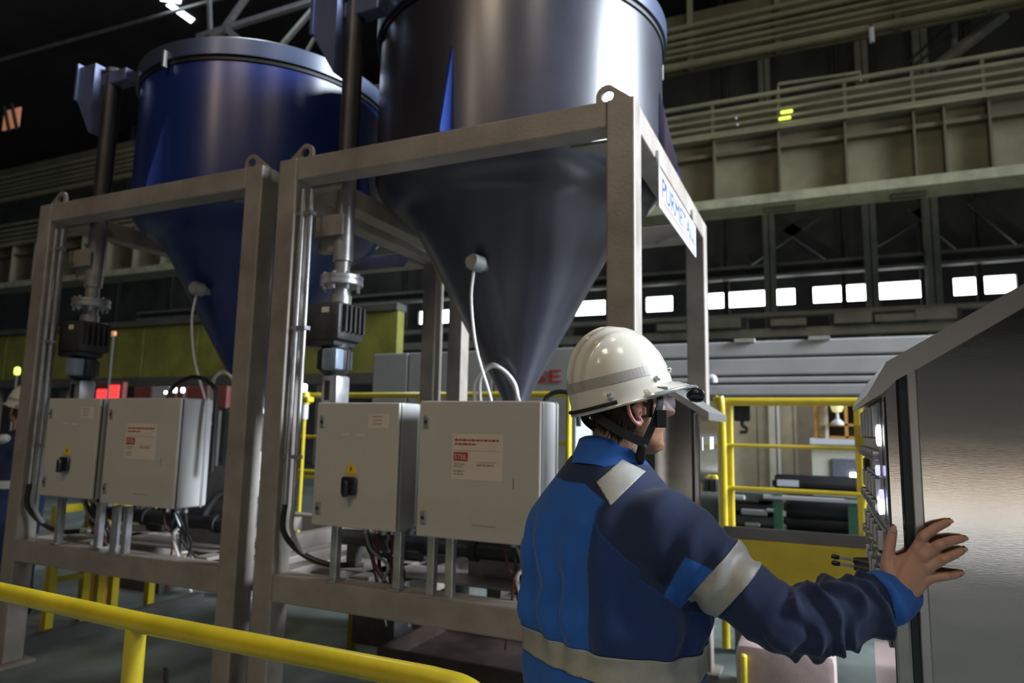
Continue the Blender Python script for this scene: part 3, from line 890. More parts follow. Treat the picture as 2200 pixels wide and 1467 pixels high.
def make_hopper(label):
    root = thing('cone_hopper', label, 'hopper', (CX, CY, 0), 0, 'cone hoppers')
    obj('cylinder_shell', MB().lathe([(CR - .03, 3.10), (CR, 3.10), (CR, 3.985), (CR - .02, 3.985)], n=96), M_BLUE, root)
    obj('cone', MB().lathe([(OR, CONE_Z0 - .06), (OR, CONE_Z0), (.687, 2.88), (.760, 2.925), (.826, 2.97), (.876, 3.015), (.906, 3.06), (CR - .001, 3.10)], n=96), M_BLUE, root, 60)
    obj('outlet_flange', MB().lathe([(OR, 1.66), (.165, 1.66), (.165, 1.70), (OR, 1.70)], n=36, closed=True), M_GALV, root)
    obj('rim_seal', MB().lathe([(CR - .01, 3.985), (CR + .012, 3.985), (CR + .012, 4.015), (CR - .01, 4.015)], n=96, closed=True), M_BLACK, root)
    lid = obj('lid', MB().lathe([(CR - .02, 4.015), (CR + .03, 4.015), (CR + .032, 4.13), (CR + .01, 4.145), (.3, 4.22), (0, 4.22)], n=96), M_RIM, root)
    for k in range(3):
        a = R_(-91 + 120 * k)
        c, s = math.cos(a), math.sin(a)
        latch = MB().beam(((CR + .04) * c, (CR + .04) * s, 3.955), ((CR + .04) * c, (CR + .04) * s, 4.07), .02, .03)
        obj('latch', latch, M_GALV, lid, 0)
    for k in range(4):
        a = R_(-90 + 90 * k)
        f = MB().prism([(.90, 3.085), (1.03, 3.085), (1.03, 3.12), (.925, 3.62), (.905, 3.62)], 1, -.008, .008)
        o = obj('support_fin', f, M_BLUE, root, 0)
        o.rotation_euler = (0, 0, a)
        o2 = obj('fin_foot', MB().box(.93, 1.03, -.07, .07, 3.08, 3.092), M_BLUE, root, 0)
        o2.rotation_euler = (0, 0, a)
    # level sensor on the cone with its cable
    p = cone_hit(1040, 572) - np.array([CX, CY, 0])
    nrm = np.array([p[0], p[1], 0]) / math.hypot(p[0], p[1])
    q = p + nrm * .11 + np.array([-.03, 0, .008])
    s_ = obj('level_sensor', MB().tube([p - nrm * .02, p + nrm * .03, p + nrm * .04, q - nrm * .01, q], [.03, .03, .047, .047, .036], 20), M_SENSOR, root)
    b = q - nrm * .04 + np.array([0, 0, -.045])
    pts = [b, b + np.array([0, -.02, -.18]), b + np.array([.03, 0, -.45]), b + np.array([.10, .05, -.72]), b + np.array([.12, .1, -.90])]
    obj('sensor_cable', MB().tube(bez(pts, 8), .008, 8), M_CABLEW, root)
    # pale hose loops beside the outlet
    for k in range(2):
        e = .03 * k
        pts = [(-.13 + e, -.27, 1.66), (-.14 + e, -.27, 1.85 + e), (-.02, -.27, 1.95 + e * .3), (.10 - e * .5, -.24, 1.85), (.13 + e, -.23, 1.66)]
        obj('air_hose', MB().tube(bez(pts, 8), .011, 10), M_CABLEW if k == 0 else M_CABLEG, root)
    # discharge gear under the cone
    obj('outlet_pipe', MB().tube([(0, 0, 1.66), (0, 0, 1.40), (0, 0, 1.38), (0, 0, .95)], [.10, .10, .16, .16], 28), M_GALV, root)
    obj('valve_body', MB().bbox(-.22, .22, -.2, .2, .84, 1.18, .04), M_PIPE, root)
    return root


hp_r = make_hopper('right dark slate-blue cone hopper, its top cut by the picture edge')
hp_l = copy_tree(hp_r, None, (CX + OFF, CY, 0))
for ch in hp_r.children:
    if ch.name.split('.')[0] in ('cylinder_shell', 'cone'):
        ch.data = ch.data.copy()
        ch.data.materials[0] = M_SLATE
hp_l['label'] = 'left bright blue cone hopper with its rim in view'

# ================================================================== vertical screw conveyors with gearmotors
QX, QY = -2.49, 3.10


def make_conveyor(label):
    root = thing('vertical_conveyor', label, 'conveyor', (QX, QY, 0), 0, 'vertical screw conveyors')
    obj('lower_tube', MB().tube([(0, 0, 2.52), (0, 0, FH + .02)], .057, 24), M_PIPE, root)
    obj('tube_neck', MB().tube([(0, 0, 2.43), (0, 0, 2.53)], .045, 24), M_PIPE, root)
    obj('upper_tube', MB().tube([(0, 0, FH + .02), (0, 0, 4.13)], .058, 24), M_DARKPIPE, root)
    cl = obj('clamp', MB().bbox(-.11, .11, -.07, .07, FH, FH + .05, .01), M_PIPE, root)
    for s in (-1, 1):
        obj('bolt', MB().cyl((.09 * s, -.075, FH + .03), (.09 * s, -.03, FH + .03), .014, n=8), M_GALV, cl)
    obj('wall_bracket', MB().box(-.16, -.03, -.03, .03, 2.58, 2.68), M_FRAME, root, 0)
    fl = obj('flange', MB().lathe([(.03, 2.375), (.118, 2.375), (.122, 2.38), (.122, 2.398), (.118, 2.403), (.118, 2.408), (.122, 2.412), (.122, 2.43), (.03, 2.434)], n=40, closed=True), M_GALV, root)
    for k in range(8):
        a = math.pi * 2 * k / 8 + .2
        obj('bolt', MB().cyl((.1 * math.cos(a), .1 * math.sin(a), 2.345), (.1 * math.cos(a), .1 * math.sin(a), 2.445), .011, n=6), M_GALV, fl)
    obj('coupling', MB().tube([(0, 0, 2.375), (0, 0, 2.32), (0, 0, 2.318), (0, 0, 2.25)], [.05, .05, .06, .06], 20), M_PIPE, root)
    gb = obj('gearbox', MB().bbox(-.15, .09, -.12, .12, 2.05, 2.27, .03), M_DARKMETAL, root)
    obj('gearbox_step', MB().bbox(-.17, .05, -.10, .10, 2.02, 2.12, .02), M_DARKMETAL, gb)
    for k in range(5):
        obj('cooling_rib', MB().box(.09, .115, -.09 + k * .04, -.075 + k * .04, 2.10, 2.25), M_DARKMETAL, gb, 0)
    obj('rating_plate', MB().box(-.03, .02, -.123, -.12, 2.205, 2.235), M_PAPER, gb, 0)
    mo = obj('motor', MB().tube([(-.02, 0, 2.05), (-.02, 0, 2.02), (-.02, 0, 2.0), (-.02, 0, 1.90), (-.02, 0, 1.88), (-.02, 0, 1.86)], [.07, .07, .09, .09, .08, .05], 24), M_DARKMETAL, root)
    for k in range(16):
        a = 2 * math.pi * k / 16
        c, s = math.cos(a), math.sin(a)
        obj('fin', MB().beam((-.02 + .092 * c, .092 * s, 1.895), (-.02 + .092 * c, .092 * s, 2.0), .006, .012), M_DARKMETAL, mo, 0)
    obj('terminal_box', MB().bbox(-.0, .10, -.14, -.07, 1.885, 2.0, .01), M_MOTORBLUE, mo)
    jb = obj('junction_block', MB().bbox(-.06, .05, -.06, .06, 1.70, 1.86, .015), M_GALV, root)
    obj('slot', MB().box(-.03, .0, -.066, -.058, 1.72, 1.83), M_BLACK, jb, 0)
    # spout box on top and its arm to the hopper lid
    sp = obj('spout_box', MB().prism([(-.215, 3.90), (-.055, 3.64), (-.05, 4.17), (-.22, 4.17)], 1, -.11, .11), M_BLUEGREY, root, 0)
    obj('spout_lip', MB().box(-.235, -.215, -.13, .13, 3.91, 4.19), M_BLUEGREY, sp, 0)
    obj('arm', MB().bbox(-.06, .20, -.05, .05, 4.02, 4.12, .01), M_BLUEGREY, root, 0)
    obj('top_cap', MB().lathe([(.0, 4.16), (.06, 4.155), (.065, 4.12)], n=20), M_DARKPIPE, root)
    return root


cv_r = make_conveyor('right vertical conveyor tube with dark gearmotor in the right frame')
cv_l = copy_tree(cv_r, None, (QX + OFF, QY, 0))
cv_l['label'] = 'left vertical conveyor tube with dark gearmotor in the left frame'

# ================================================================== electrical enclosures
BF, BD = 2.825, .21             # plane of the box fronts, depth


def triangle_sign(parent, x, z, s):
    o = obj('warning_triangle', MB().prism([(x - s, z), (x + s, z), (x, z + 1.75 * s)], 1, -.0235, -.021), M_WARN, parent, 0)
    o['label'] = 'yellow warning triangle sticker'
    obj('bolt_mark', MB().prism([(x - s * .12, z + s * .25), (x + s * .22, z + s * .75), (x + s * .02, z + s * .75), (x + s * .16, z + s * 1.2), (x - s * .2, z + s * .62), (x + s * .0, z + s * .62)], 1, -.0245, -.0235), M_BLACK, o, 0)


def make_box(label, w, h, kind, stand):
    root = thing('switch_box', label, 'switch box', (0, 0, 0), 0, 'grey switch boxes on the frames')
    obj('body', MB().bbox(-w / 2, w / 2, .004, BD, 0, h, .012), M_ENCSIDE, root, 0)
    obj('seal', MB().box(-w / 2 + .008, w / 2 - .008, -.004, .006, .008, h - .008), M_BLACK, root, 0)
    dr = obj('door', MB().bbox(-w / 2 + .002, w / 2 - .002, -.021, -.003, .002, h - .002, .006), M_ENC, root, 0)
    obj('back_rim', MB().box(-w / 2 - .003, w / 2 + .003, BD - .05, BD - .035, -.003, h + .003), M_INOXD, root, 0)
    for z in (h * .14, h * .84):
        lk = obj('lock', MB().bbox(-w / 2 + .025, -w / 2 + .055, -.028, -.02, z - .03, z + .03, .005), M_PLATE, root, 0)
        obj('keyhole', MB().cyl((-w / 2 + .04, -.031, z), (-w / 2 + .04, -.027, z), .009, n=12), M_DARKMETAL, lk)
    if kind == 'switch':
        sw = obj('rotary_switch', MB().bbox(-.065, .025, -.045, -.021, .16, .25, .012), M_SWITCH, root)
        obj('switch_handle', MB().bbox(-.034, -.006, -.075, -.045, .155, .235, .008), M_SWITCH, sw)
        triangle_sign(root, -.02, .262, .038)
        nl = obj('notice_label', MB().box(.07, .19, -.0225, -.021, .49, .56), M_PAPER, root, 0)
        for k in range(3):
            obj('print', MB().box(.10, .155, -.0232, -.0225, .545 - k * .018, .55 - k * .018), M_GREYPRINT, nl, 0)
        for k in range(2):
            obj('white_tag', MB().box(-.09 + k * .09, -.045 + k * .10, -.0225, -.021, .452 - .003 * k, .462 - .003 * k), M_WHITE, root, 0)
    else:
        nl = obj('paper_label', MB().box(-.13, .13, -.0225, -.021, .27, .48), M_PAPER, root, 0)
        for (a, b, z, hh, mt) in ((-.115, .115, .446, .009, M_RED), (-.115, 0.0, .428, .008, M_RED), (-.115, .115, .402, .002, M_GREYPRINT), (-.118, -.055, .338, .006, M_GREYPRINT), (-.118, -.07, .328, .005, M_GREYPRINT), (-.118, -.06, .305, .007, M_GREYPRINT), (-.118, -.065, .292, .006, M_GREYPRINT), (0.0, .10, .35, .003, M_GREYPRINT), (.0, .09, .335, .008, M_GREYPRINT)):
            x = a
            while x < b - .004:
                e = min(b, x + (random.uniform(.014, .034) if hh > .004 else b - a))
                obj('print', MB().box(x, e - .003 if hh > .004 else e, -.0232, -.0225, z, z + hh), mt, nl, 0)
                x = e + .001
        lg = obj('red_logo', MB().box(-.12, -.045, -.0235, -.0225, .355, .395), M_RED, nl, 0)
        tm_ = text_mesh('STEIL', .034, .0003)
        tm_.transform(Matrix.Rotation(R_(90), 4, 'X'))
        lt_ = obj('lettering', tm_, M_PAPER, lg)
        wl = max(v.co.x for v in tm_.vertices)
        lt_.scale = (.066 / wl, 1, 1)
        lt_.location = (-.1155, -.0242, .363)
        obj('scuff', MB().box(-.02, .10, -.0222, -.021, .07, .073), M_GREYPRINT, root, 0)
        obj('scuff', MB().box(.182, .188, -.0222, -.021, .24, .29), M_GREYPRINT, root, 0)
    # feet down to the lower beam
    for x in stand:
        obj('stand_leg', MB().bbox(x - .02, x + .02, .05, .09, -.275, 0, .004), M_GALV, root, 0)
        obj('stand_foot', MB().box(x - .035, x + .035, .03, .12, -.281, -.273), M_GALV, root, 0)
    # cable glands and cables
    rnd = random.Random(int(w * 1000))
    n = 12 if kind == 'switch' else 6
    for k in range(n):
        x = -w * .05 + (w * .42) * k / n + rnd.uniform(-.015, .015) if kind == 'switch' else .08 + .032 * k + rnd.uniform(-.01, .01)
        y = .12 + rnd.uniform(-.03, .03)
        obj('gland', MB().cyl((x, y, -.035), (x, y, .004), .013, n=8), M_PLATE if k % 3 else M_CABLE, root)
        pts = [(x, y, -.03), (x + rnd.uniform(-.02, .04), y + rnd.uniform(0, .05), -.12), (x + rnd.uniform(-.06, .14), y + rnd.uniform(.02, .1), -.2), (x + rnd.uniform(-.05, .2), y + rnd.uniform(.05, .14), -.31 - rnd.uniform(0, .2))]
        obj('cable', MB().tube(bez(pts, 7), rnd.choice((.006, .008, .010)), 8), (M_CABLE, M_CABLE, M_CABLEG, M_CABLER, M_CABLE, M_CABLEW, M_CABLE)[(k + (3 if kind != 'switch' else 0)) % 7], root)
    return root


bx_s = make_box('right frame narrow switch box with black rotary switch and yellow triangle', .505, .617, 'switch', (-.16, .22))
bx_s.location = (-2.115, BF, 1.081)
bx_w = make_box('right frame wide switch box with paper label and red logo', .625, .632, 'paper', (-.27, -.17))
bx_w.location = (-1.437, BF, 1.075)
b3 = copy_tree(bx_s, None, (-2.115 + OFF, BF, 1.105))
b3['label'] = 'left frame narrow switch box with black rotary switch, nearest the second worker'
b4 = copy_tree(bx_w, None, (-1.437 + OFF - .04, BF, 1.092))
b4['label'] = 'left frame wide switch box with faded label and red logo'
# brackets holding the left pair slightly higher stand on the beam too
for o in (b3, b4):
    for ch in o.children:
        if ch.name.startswith('stand'):
            ch.location.z -= .02

# rising dark cable arch on the left wide box and a clamp at its side
ca = tag(obj('cable_arch', MB().tube(bez([(-3.66, 2.95, 1.70), (-3.64, 2.98, 1.80), (-3.5, 3.0, 1.86), (-3.34, 3.0, 1.81), (-3.28, 2.98, 1.70), (-3.26, 2.97, 1.3)], 8), .013, 10), M_CABLE), 'black cable arching over the left wide switch box', 'cable')

cb2 = tag(obj('cable_loop', MB().tube(bez([(-1.24, 3.10, 1.66), (-1.22, 3.12, 1.74), (-1.15, 3.13, 1.765), (-1.07, 3.12, 1.73), (-1.05, 3.10, 1.60)], 8), .012, 10), M_CABLE), 'black cable loop behind the right frame wide switch box', 'cable')

# ================================================================== plant inside and behind the frames (low down)
def drum(name, label, cat, loc, prof, mt):
    return tag(obj(name, MB().lathe(prof, n=28), mt, None, 40, loc), label, cat)


bagp = PY(655, 1110, 4.6)
bg = thing('big_bag', 'pale blue-grey bulk bag inside the right frame', 'bulk bag', (-2.25, 4.45, 0))
obj('sack', MB().bbox(-.34, .34, -.3, .3, .80, 1.32, .12), M_BAG, bg)
obj('pallet', MB().box(-.4, .4, -.36, .36, .66, .80), M_STEELDK, bg, 0)
for s in (-1, 1):
    obj('runner', MB().box(.3 * s - .05, .3 * s + .05, -.36, .36, 0, .66), M_STEELDK, bg, 0)
# trays and crates on the frame floors
tray = thing('rusty_tray', 'brown rusty drip tray below the right frame', 'tray', (-1.55, 3.55, 0))
obj('base', MB().box(-.62, .62, -.36, .36, .30, .33), M_RUST, tray, 0)
for (a, b, c, d) in ((-.62, .62, -.38, -.36), (-.62, .62, .36, .38), (-.64, -.62, -.38, .38), (.62, .64, -.38, .38)):
    obj('side', MB().box(a, b, c, d, .28, .42), M_RUST, tray, 0)
for (x, y) in ((-.5, -.3), (.5, -.3), (-.5, .3), (.5, .3)):
    obj('leg', MB().box(x - .04, x + .04, y - .04, y + .04, 0, .30), M_STEELDK, tray, 0)
for i, (px_, py_, Yd, w_, d_, z0, z1, mt, lab, cat) in enumerate((
        (850, 1330, 3.6, .17, .2, .42, .62, M_RUST, 'brown rusty box under the right frame beam', 'box'),
        (757, 1320, 4.2, .05, .05, .0, .62, M_YELLOWFLAT, 'short pale yellow post under the right frame', 'post'),
        (820, 1375, 3.5, .3, .2, .33, .5, M_DARKMETAL, 'dark machine block on the rusty tray', 'machine'))):
    p = PY(px_, py_, Yd)
    tag(obj('floor_' + cat, MB().bbox(p[0] - w_ / 2, p[0] + w_ / 2, Yd - d_ / 2, Yd + d_ / 2, z0, z1, .015), mt), lab, cat)
mt_ = thing('feed_unit', 'silver feed bracket and clamp beside the worker, in right frame', 'bracket', (-1.12, 3.35, 0))
obj('u_frame', MB().tube([(-.17, 0, 1.06), (-.17, 0, .93), (.17, 0, .93), (.17, 0, 1.06)], .014, 10), M_GALV, mt_)
obj('side_plate', MB().box(-.17, .17, .02, .03, .93, 1.06), M_PLATE, mt_, 0)
obj('hook_pipe', MB().tube(bez([(-.02, -.05, .78), (-.06, -.05, .86), (.0, -.05, .9), (.06, -.05, .86)]), .012, 10), M_CABLEW, mt_)
obj('base_bar', MB().box(-.2, .2, -.06, .06, .78, .8), M_GALV, mt_, 0)
obj('cross_bar', MB().box(-.19, .19, -.02, .02, .88, .915), M_BLACK, mt_, 0)
obj('stem', MB().cyl((.12, .0, .8), (.12, .0, .93), .02, n=10), M_DARKMETAL, mt_)
for i, ox in enumerate((0, OFF)):
    mf = thing('pipe_manifold', ('dark pipe manifold inside the right frame behind the boxes', 'dark pipe manifold inside the left frame behind the boxes')[i], 'pipes', (CX + ox, 3.28, 0))
    obj('header_pipe', MB().cyl((-.78, 0, .95), (.62, 0, .95), .045, n=14), M_DARKPIPE, mf)
    for k, x in enumerate((-.62, -.34, -.05, .3, .52)):
        obj('branch_pipe', MB().tube(bez([(x, 0, .95), (x, .02, 1.02), (x + .04, .08, 1.08 + .04 * (k % 2)), (x + .12, .16, 1.1)], 5), .024, 10), M_DARKPIPE if k % 2 else M_PIPE, mf)
        obj('pipe_collar', MB().cyl((x + .1, 0, .95), (x + .14, 0, .95), .06, n=14), M_DARKMETAL, mf)
    for x in (-.7, .55):
        obj('pipe_foot', MB().box(x - .03, x + .03, -.03, .03, .80, .92), M_DARKMETAL, mf, 0)
    obj('back_plate', MB().box(-.02, .50, .10, .115, .80, 1.30), M_PIPE, mf, 0)
    obj('base_plate', MB().box(-.85, .75, -.12, .18, .79, .80), M_FRAME, mf, 0)
for i, xx in enumerate((FX + .55, FX + 1.62, FX + OFF + .55, FX + OFF + 1.62)):
    vb = thing('valve_block', ['valve block with pale cap at the left inside right frame', 'valve block with pale cap at the right inside right frame', 'valve block with pale cap at the left inside left frame', 'silver valve block with pale cap at the right inside left frame'][i], 'valve', (xx, 3.62, 0))
    obj('block', MB().bbox(-.09, .09, -.08, .08, .80, .95, .02), M_DARKMETAL, vb)
    obj('cap', MB().lathe([(0, 1.06), (.05, 1.05), (.055, .97), (.04, .95)], n=16), M_PIPE, vb)
    obj('hand_wheel', MB().lathe([(.075, 1.075), (.085, 1.085), (.095, 1.075), (.085, 1.065)], n=20, closed=True), M_GALV, vb)
    obj('stem', MB().cyl((0, 0, .95), (0, 0, 1.08), .012, n=8), M_GALV, vb)
    obj('bracket', MB().box(-.05, .05, -.68 + .08, .08, .78, .80), M_FRAME, vb, 0)
for i, (px_, py_, Yd, mt, lab) in enumerate(((340, 1290, 4.9, M_STONE, 'pale yellowish sack under the left frame'), (225, 1215, 5.6, M_STONE, 'pale sack behind the yellow barrier'))):
    p = PY(px_, py_, Yd)
    sk_ = thing('sack', lab, 'sack', (p[0], Yd, 0))
    obj('body', MB().bbox(-.26, .26, -.2, .2, .12, .44, .1), mt, sk_)
    obj('pallet', MB().box(-.3, .3, -.25, .25, 0, .12), M_STEELDK, sk_, 0)
# plastic-wrapped block on the floor right of the right frame
pk = thing('wrapped_block', 'pinkish plastic-wrapped block on the floor below the sleeve', 'block', (-.24, 4.62, 0))
obj('wrap', MB().bbox(-.27, .27, -.25, .25, .06, .36, .05), M_PINK, pk)
obj('pallet', MB().box(-.3, .3, -.28, .28, 0, .06), M_STEELDK, pk, 0)
yp = tag(obj('yellow_stub', MB().tube([(-.46, 4.35, 0), (-.46, 4.35, .30), (-.46, 4.35, .31)], [.02, .02, .012], 12), M_YELLOW), 'thin yellow stub post beside the pink wrapped block', 'post')
kb = tag(obj('black_kerb', MB().bbox(-.60, .9, 3.85, 3.97, 0, .10, .01), M_STEELDK, None, 0), 'black steel kerb on the floor below the sleeve', 'kerb')
# floor cable below left frame
# small stand with bright legs under the right frame
ss = thing('support_stand', 'small silver support stand under the right frame beam', 'stand', (-1.25, 4.5, 0))
for x in (-.2, .2):
    obj('leg', MB().box(x - .03, x + .03, -.03, .03, 0, .66), M_GALV, ss, 0)
obj('brace', MB().beam((-.17, 0, .6), (.17, 0, .08), .03, .03), M_DARKMETAL, ss, 0)
obj('top_plate', MB().box(-.26, .26, -.1, .1, .64, .66), M_GALV, ss, 0)
wh = tag(obj('white_hose', MB().tube(bez([(-.95, 3.1, .014), (-1.2, 3.2, .014), (-1.5, 3.05, .014), (-1.8, 3.12, .014)], 8), .013, 8), M_CABLEW), 'pale hose lying on the floor under the right frame', 'hose')
fc = tag(obj('floor_cable', MB().tube(bez([(-3.30, 3.3, .66), (-3.32, 3.3, .35), (-3.36, 3.25, .05), (-3.6, 3.1, .012), (-3.9, 3.3, .012)], 8), .012, 8), M_CABLE), 'black cable dropping to the floor under the left frame', 'cable')

# ================================================================== yellow hand rail in front
fr = thing('front_railing', 'yellow tube railing in the foreground with rounded end', 'railing', (0, 1.20, 0))
obj('top_rail', MB().tube([(-3.3, .03, 1.1), (-2.2, .03, 1.1), (-1.5, .0, 1.1), (-.72, 0, 1.1)] + bez([(-.70, 0, 1.1), (-.62, 0, 1.092), (-.565, 0, 1.05), (-.55, 0, .98), (-.55, 0, .62)], 6), .0235, 20), M_YELLOW, fr)
obj('mid_rail', MB().tube([(-3.3, .03, .6), (-.55, 0, .6)], .019, 16), M_YELLOW, fr)
for x in (-2.62, -1.535, -.80):
    obj('post', MB().cyl((x, .012, .0), (x, .006, 1.09), .024, n=18), M_YELLOW, fr)
obj('toe_plate', MB().box(-3.3, -.55, .02, .03, .01, .12), M_YELLOWFLAT, fr, 0)
for x in (-2.62, -1.535, -.80):
    obj('foot_plate', MB().box(x - .05, x + .05, -.04, .06, 0, .01), M_YELLOW, fr, 0)

# ================================================================== stainless control console at the right
KY = 1.675
cn = thing('control_console', 'stainless steel control console the worker leans his hand on', 'console', (0.12, KY, 0))
X0 = .12


def kx(v): return v - X0


def roofz(x): return 1.738 + .607 * (x - .131)


obj('body', MB().prism([(kx(.186), .0), (kx(1.05), .0), (kx(1.05), roofz(1.05) - .02), (kx(.186), roofz(.186) - .02)], 1, 0, .75), M_INOX, cn, 0)
obj('edge_strip', MB().bbox(kx(.168), kx(.188), -.006, .75, .02, 1.722, .003), M_INOXD, cn, 0)
obj('gasket', MB().box(kx(.154), kx(.169), .002, .74, .02, 1.715), M_GASKET, cn, 0)
dr = obj('door', MB().bbox(kx(.122), kx(.154), -.003, .745, .02, 1.715, .006), M_INOX, cn, 0)
roof = [(.131, 1.738), (1.10, roofz(1.10)), (1.10, roofz(1.10) - .03), (.19, roofz(.19) - .05), (.15, 1.700), (.118, 1.668), (.096, 1.655), (.092, 1.668)]
obj('roof', MB().prism([(kx(a), b) for a, b in roof], 1, -.018, .79), M_INOXD, cn, 0)
# button fields on the door
for i, (za, zb) in enumerate(((1.515, 1.655), (1.395, 1.490), (1.290, 1.375), (1.13, 1.27))):
    pl = obj('button_field', MB().bbox(kx(.116), kx(.122), .06, .70, za, zb, .002), M_PLATE, cn, 0)
    for k in range(9):
        y = .09 + k * .066
        obj('label_strip', MB().box(kx(.107), kx(.117), y, y + .03, za + (zb - za) * .45, zb - .008), M_PLATE if k % 2 else M_WHITE, pl, 0)
        obj('slot', MB().box(kx(.1145), kx(.1165), y + .034, y + .060, za + (zb - za) * .42, zb - .006), M_BLACK, pl, 0)
        if k % 2 == 0:
            b_ = obj('push_button', MB().tube([(kx(.117), y + .02, za + .022), (kx(.104), y + .02, za + .022), (kx(.100), y + .02, za + .022)], [.014, .014, .009], 14), M_PLATE, pl)
for i, (a, b, mt, r) in enumerate(((1888, 935, M_LED, .024), (1884, 1010, M_LEDV, .012), (1890, 1085, M_LED, .021), (1902, 1096, M_LED, .019), (1917, 1092, M_LEDV, .015))):  # last one is a painted reflection of a lit lamp, no button
    p = PX(a, b, .112)
    y = min(max(p[1] - KY, .04), .72)
    o = obj('button_glow', MB().tube([(kx(.118), y, p[2]), (kx(.111), y, p[2]), (kx(.109), y, p[2])], [r, r, r * .8], 18), mt, cn)
    o['label'] = 'glowing white push button' if mt is M_LED else 'glowing violet push button, at the edge a painted reflection'
y = .64
ja, jb, jc, jd = PY(1856, 1025, KY + y), PY(1868, 982, KY + y), PY(1884, 1035, KY + y), PY(1864, 1000, KY + y)
obj('joystick_base', MB().bbox(kx(jd[0] + .008), kx(.119), y - .03, y + .03, jc[2], jd[2], .006), M_SWITCH, cn)
obj('joystick_knob', MB().bbox(kx(ja[0]), kx(jb[0] + .012), y - .025, y + .025, ja[2], jb[2], .008), M_SWITCH, cn)
lz1, lz2 = PY(1860, 1207, KY + .60)[2], PY(1860, 1221, KY + .56)[2]
for k, (zz, yy) in enumerate(((lz1 - .004, .60), (lz2 - .004, .56))):
    lv = obj('lever', MB().tube([(kx(.118), yy, zz), (kx(.10), yy, zz), (kx(.085), yy, zz + .004), (kx(.07), yy, zz + .006)], [.02, .017, .012, .008], 14), M_DARKMETAL, cn)
    obj('lever_rod', MB().cyl((kx(.072), yy, zz + .006), (kx(.03), yy, zz + .010), .0045, n=10), M_GALV, lv)
    obj('lever_tip', MB().tube([(kx(.034), yy, zz + .010), (kx(.022), yy, zz + .011), (kx(.012), yy, zz + .012)], [.006, .008, .005], 10), M_SWITCH, lv)
obj('plinth', MB().box(kx(.2), kx(1.03), .03, .72, -.0, .02), M_STEELDK, cn, 0)

# stainless cabinet hung on the right frame, behind the worker's head
c2 = thing('steel_cabinet', 'stainless cabinet hung on the right frame, behind the worker', 'cabinet', (-.70, 3.15, 0))
def r2(x): return 1.695 - .62 * (x - .19)
obj('body', MB().prism([(.0, 1.0), (.165, 1.0), (.165, r2(.165) - .02), (.0, r2(0) - .02)], 1, 0, .58), M_INOX, c2, 0)
obj('gasket', MB().box(.165, .176, .004, .575, 1.0, r2(.176) - .02), M_GASKET, c2, 0)
obj('door', MB().bbox(.176, .2, 0, .58, 1.0, r2(.2) - .02, .005), M_INOX, c2, 0)
obj('roof', MB().prism([(-.0, r2(0) + .01), (.245, r2(.245) + .01), (.245, r2(.245) - .025), (.0, r2(0) - .02)], 1, -.02, .61), M_INOXD, c2, 0)
obj('knob', MB().bbox(.2, .235, .26, .33, 1.30, 1.36, .008), M_SWITCH, c2)
obj('knob_ring', MB().bbox(.2, .225, .345, .40, 1.325, 1.375, .008), M_YELLOW, c2)
obj('hinge', MB().cyl((.205, .02, 1.5), (.205, .02, 1.56), .009, n=10), M_GALV, c2)
obj('indicator_plate', MB().box(.2, .203, .3, .42, 1.5, 1.56), M_WHITE, c2, 0)
for z in (1.1, 1.5):
    obj('mount', MB().box(-.016, .0, .1, .5, z, z + .05), M_FRAME, c2, 0)

# ================================================================== people
def attr_mat(name, cols, attrs, rough, bump=0.1, bscale=220.0, sheen=0.0, hard=True, sss=0.0, bump2=0.0):
    """cols[0] is the base; each further colour is mixed in where its float attribute passes one half"""
    mt = bpy.data.materials.new(name)
    mt.use_nodes = True
    nt = mt.node_tree
    b = nt.nodes['Principled BSDF']
    tc = nt.nodes.new('ShaderNodeTexCoord')
    n = nt.nodes.new('ShaderNodeTexNoise')
    n.inputs['Scale'].default_value = 9
    n.inputs['Detail'].default_value = 5
    nt.links.new(tc.outputs['Object'], n.inputs['Vector'])
    cur = None
    for i, c in enumerate(cols):
        mx = nt.nodes.new('ShaderNodeMix')
        mx.data_type = 'RGBA'
        mx.inputs[6].default_value = tuple(v * .86 for v in c) + (1,)
        mx.inputs[7].default_value = tuple(min(1, v * 1.14) for v in c) + (1,)
        nt.links.new(n.outputs['Fac'], mx.inputs[0])
        if cur is None:
            cur = mx.outputs[2]
        else:
            at = nt.nodes.new('ShaderNodeAttribute')
            at.attribute_name = attrs[i - 1]
            mr = nt.nodes.new('ShaderNodeMapRange')
            mr.inputs[1].default_value = .46 if hard else 0.0
            mr.inputs[2].default_value = .54 if hard else 1.0
            nt.links.new(at.outputs['Fac'], mr.inputs[0])
            m2 = nt.nodes.new('ShaderNodeMix')
            m2.data_type = 'RGBA'
            nt.links.new(mr.outputs[0], m2.inputs[0])
            nt.links.new(cur, m2.inputs[6])
            nt.links.new(mx.outputs[2], m2.inputs[7])
            cur = m2.outputs[2]
    nt.links.new(cur, b.inputs['Base Color'])
    b.inputs['Roughness'].default_value = rough
    b.inputs['Sheen Weight'].default_value = sheen
    if sss:
        b.inputs['Subsurface Weight'].default_value = sss
        b.inputs['Subsurface Scale'].default_value = .006
        b.inputs['Subsurface Radius'].default_value = (1, .4, .25)
    n2 = nt.nodes.new('ShaderNodeTexNoise')
    n2.inputs['Scale'].default_value = bscale
    nt.links.new(tc.outputs['Object'], n2.inputs['Vector'])
    bp = nt.nodes.new('ShaderNodeBump')
    bp.inputs['Strength'].default_value = bump
    bp.inputs['Distance'].default_value = .002
    nt.links.new(n2.outputs['Fac'], bp.inputs['Height'])
    nt.links.new(bp.outputs[0], b.inputs['Normal'])
    return mt


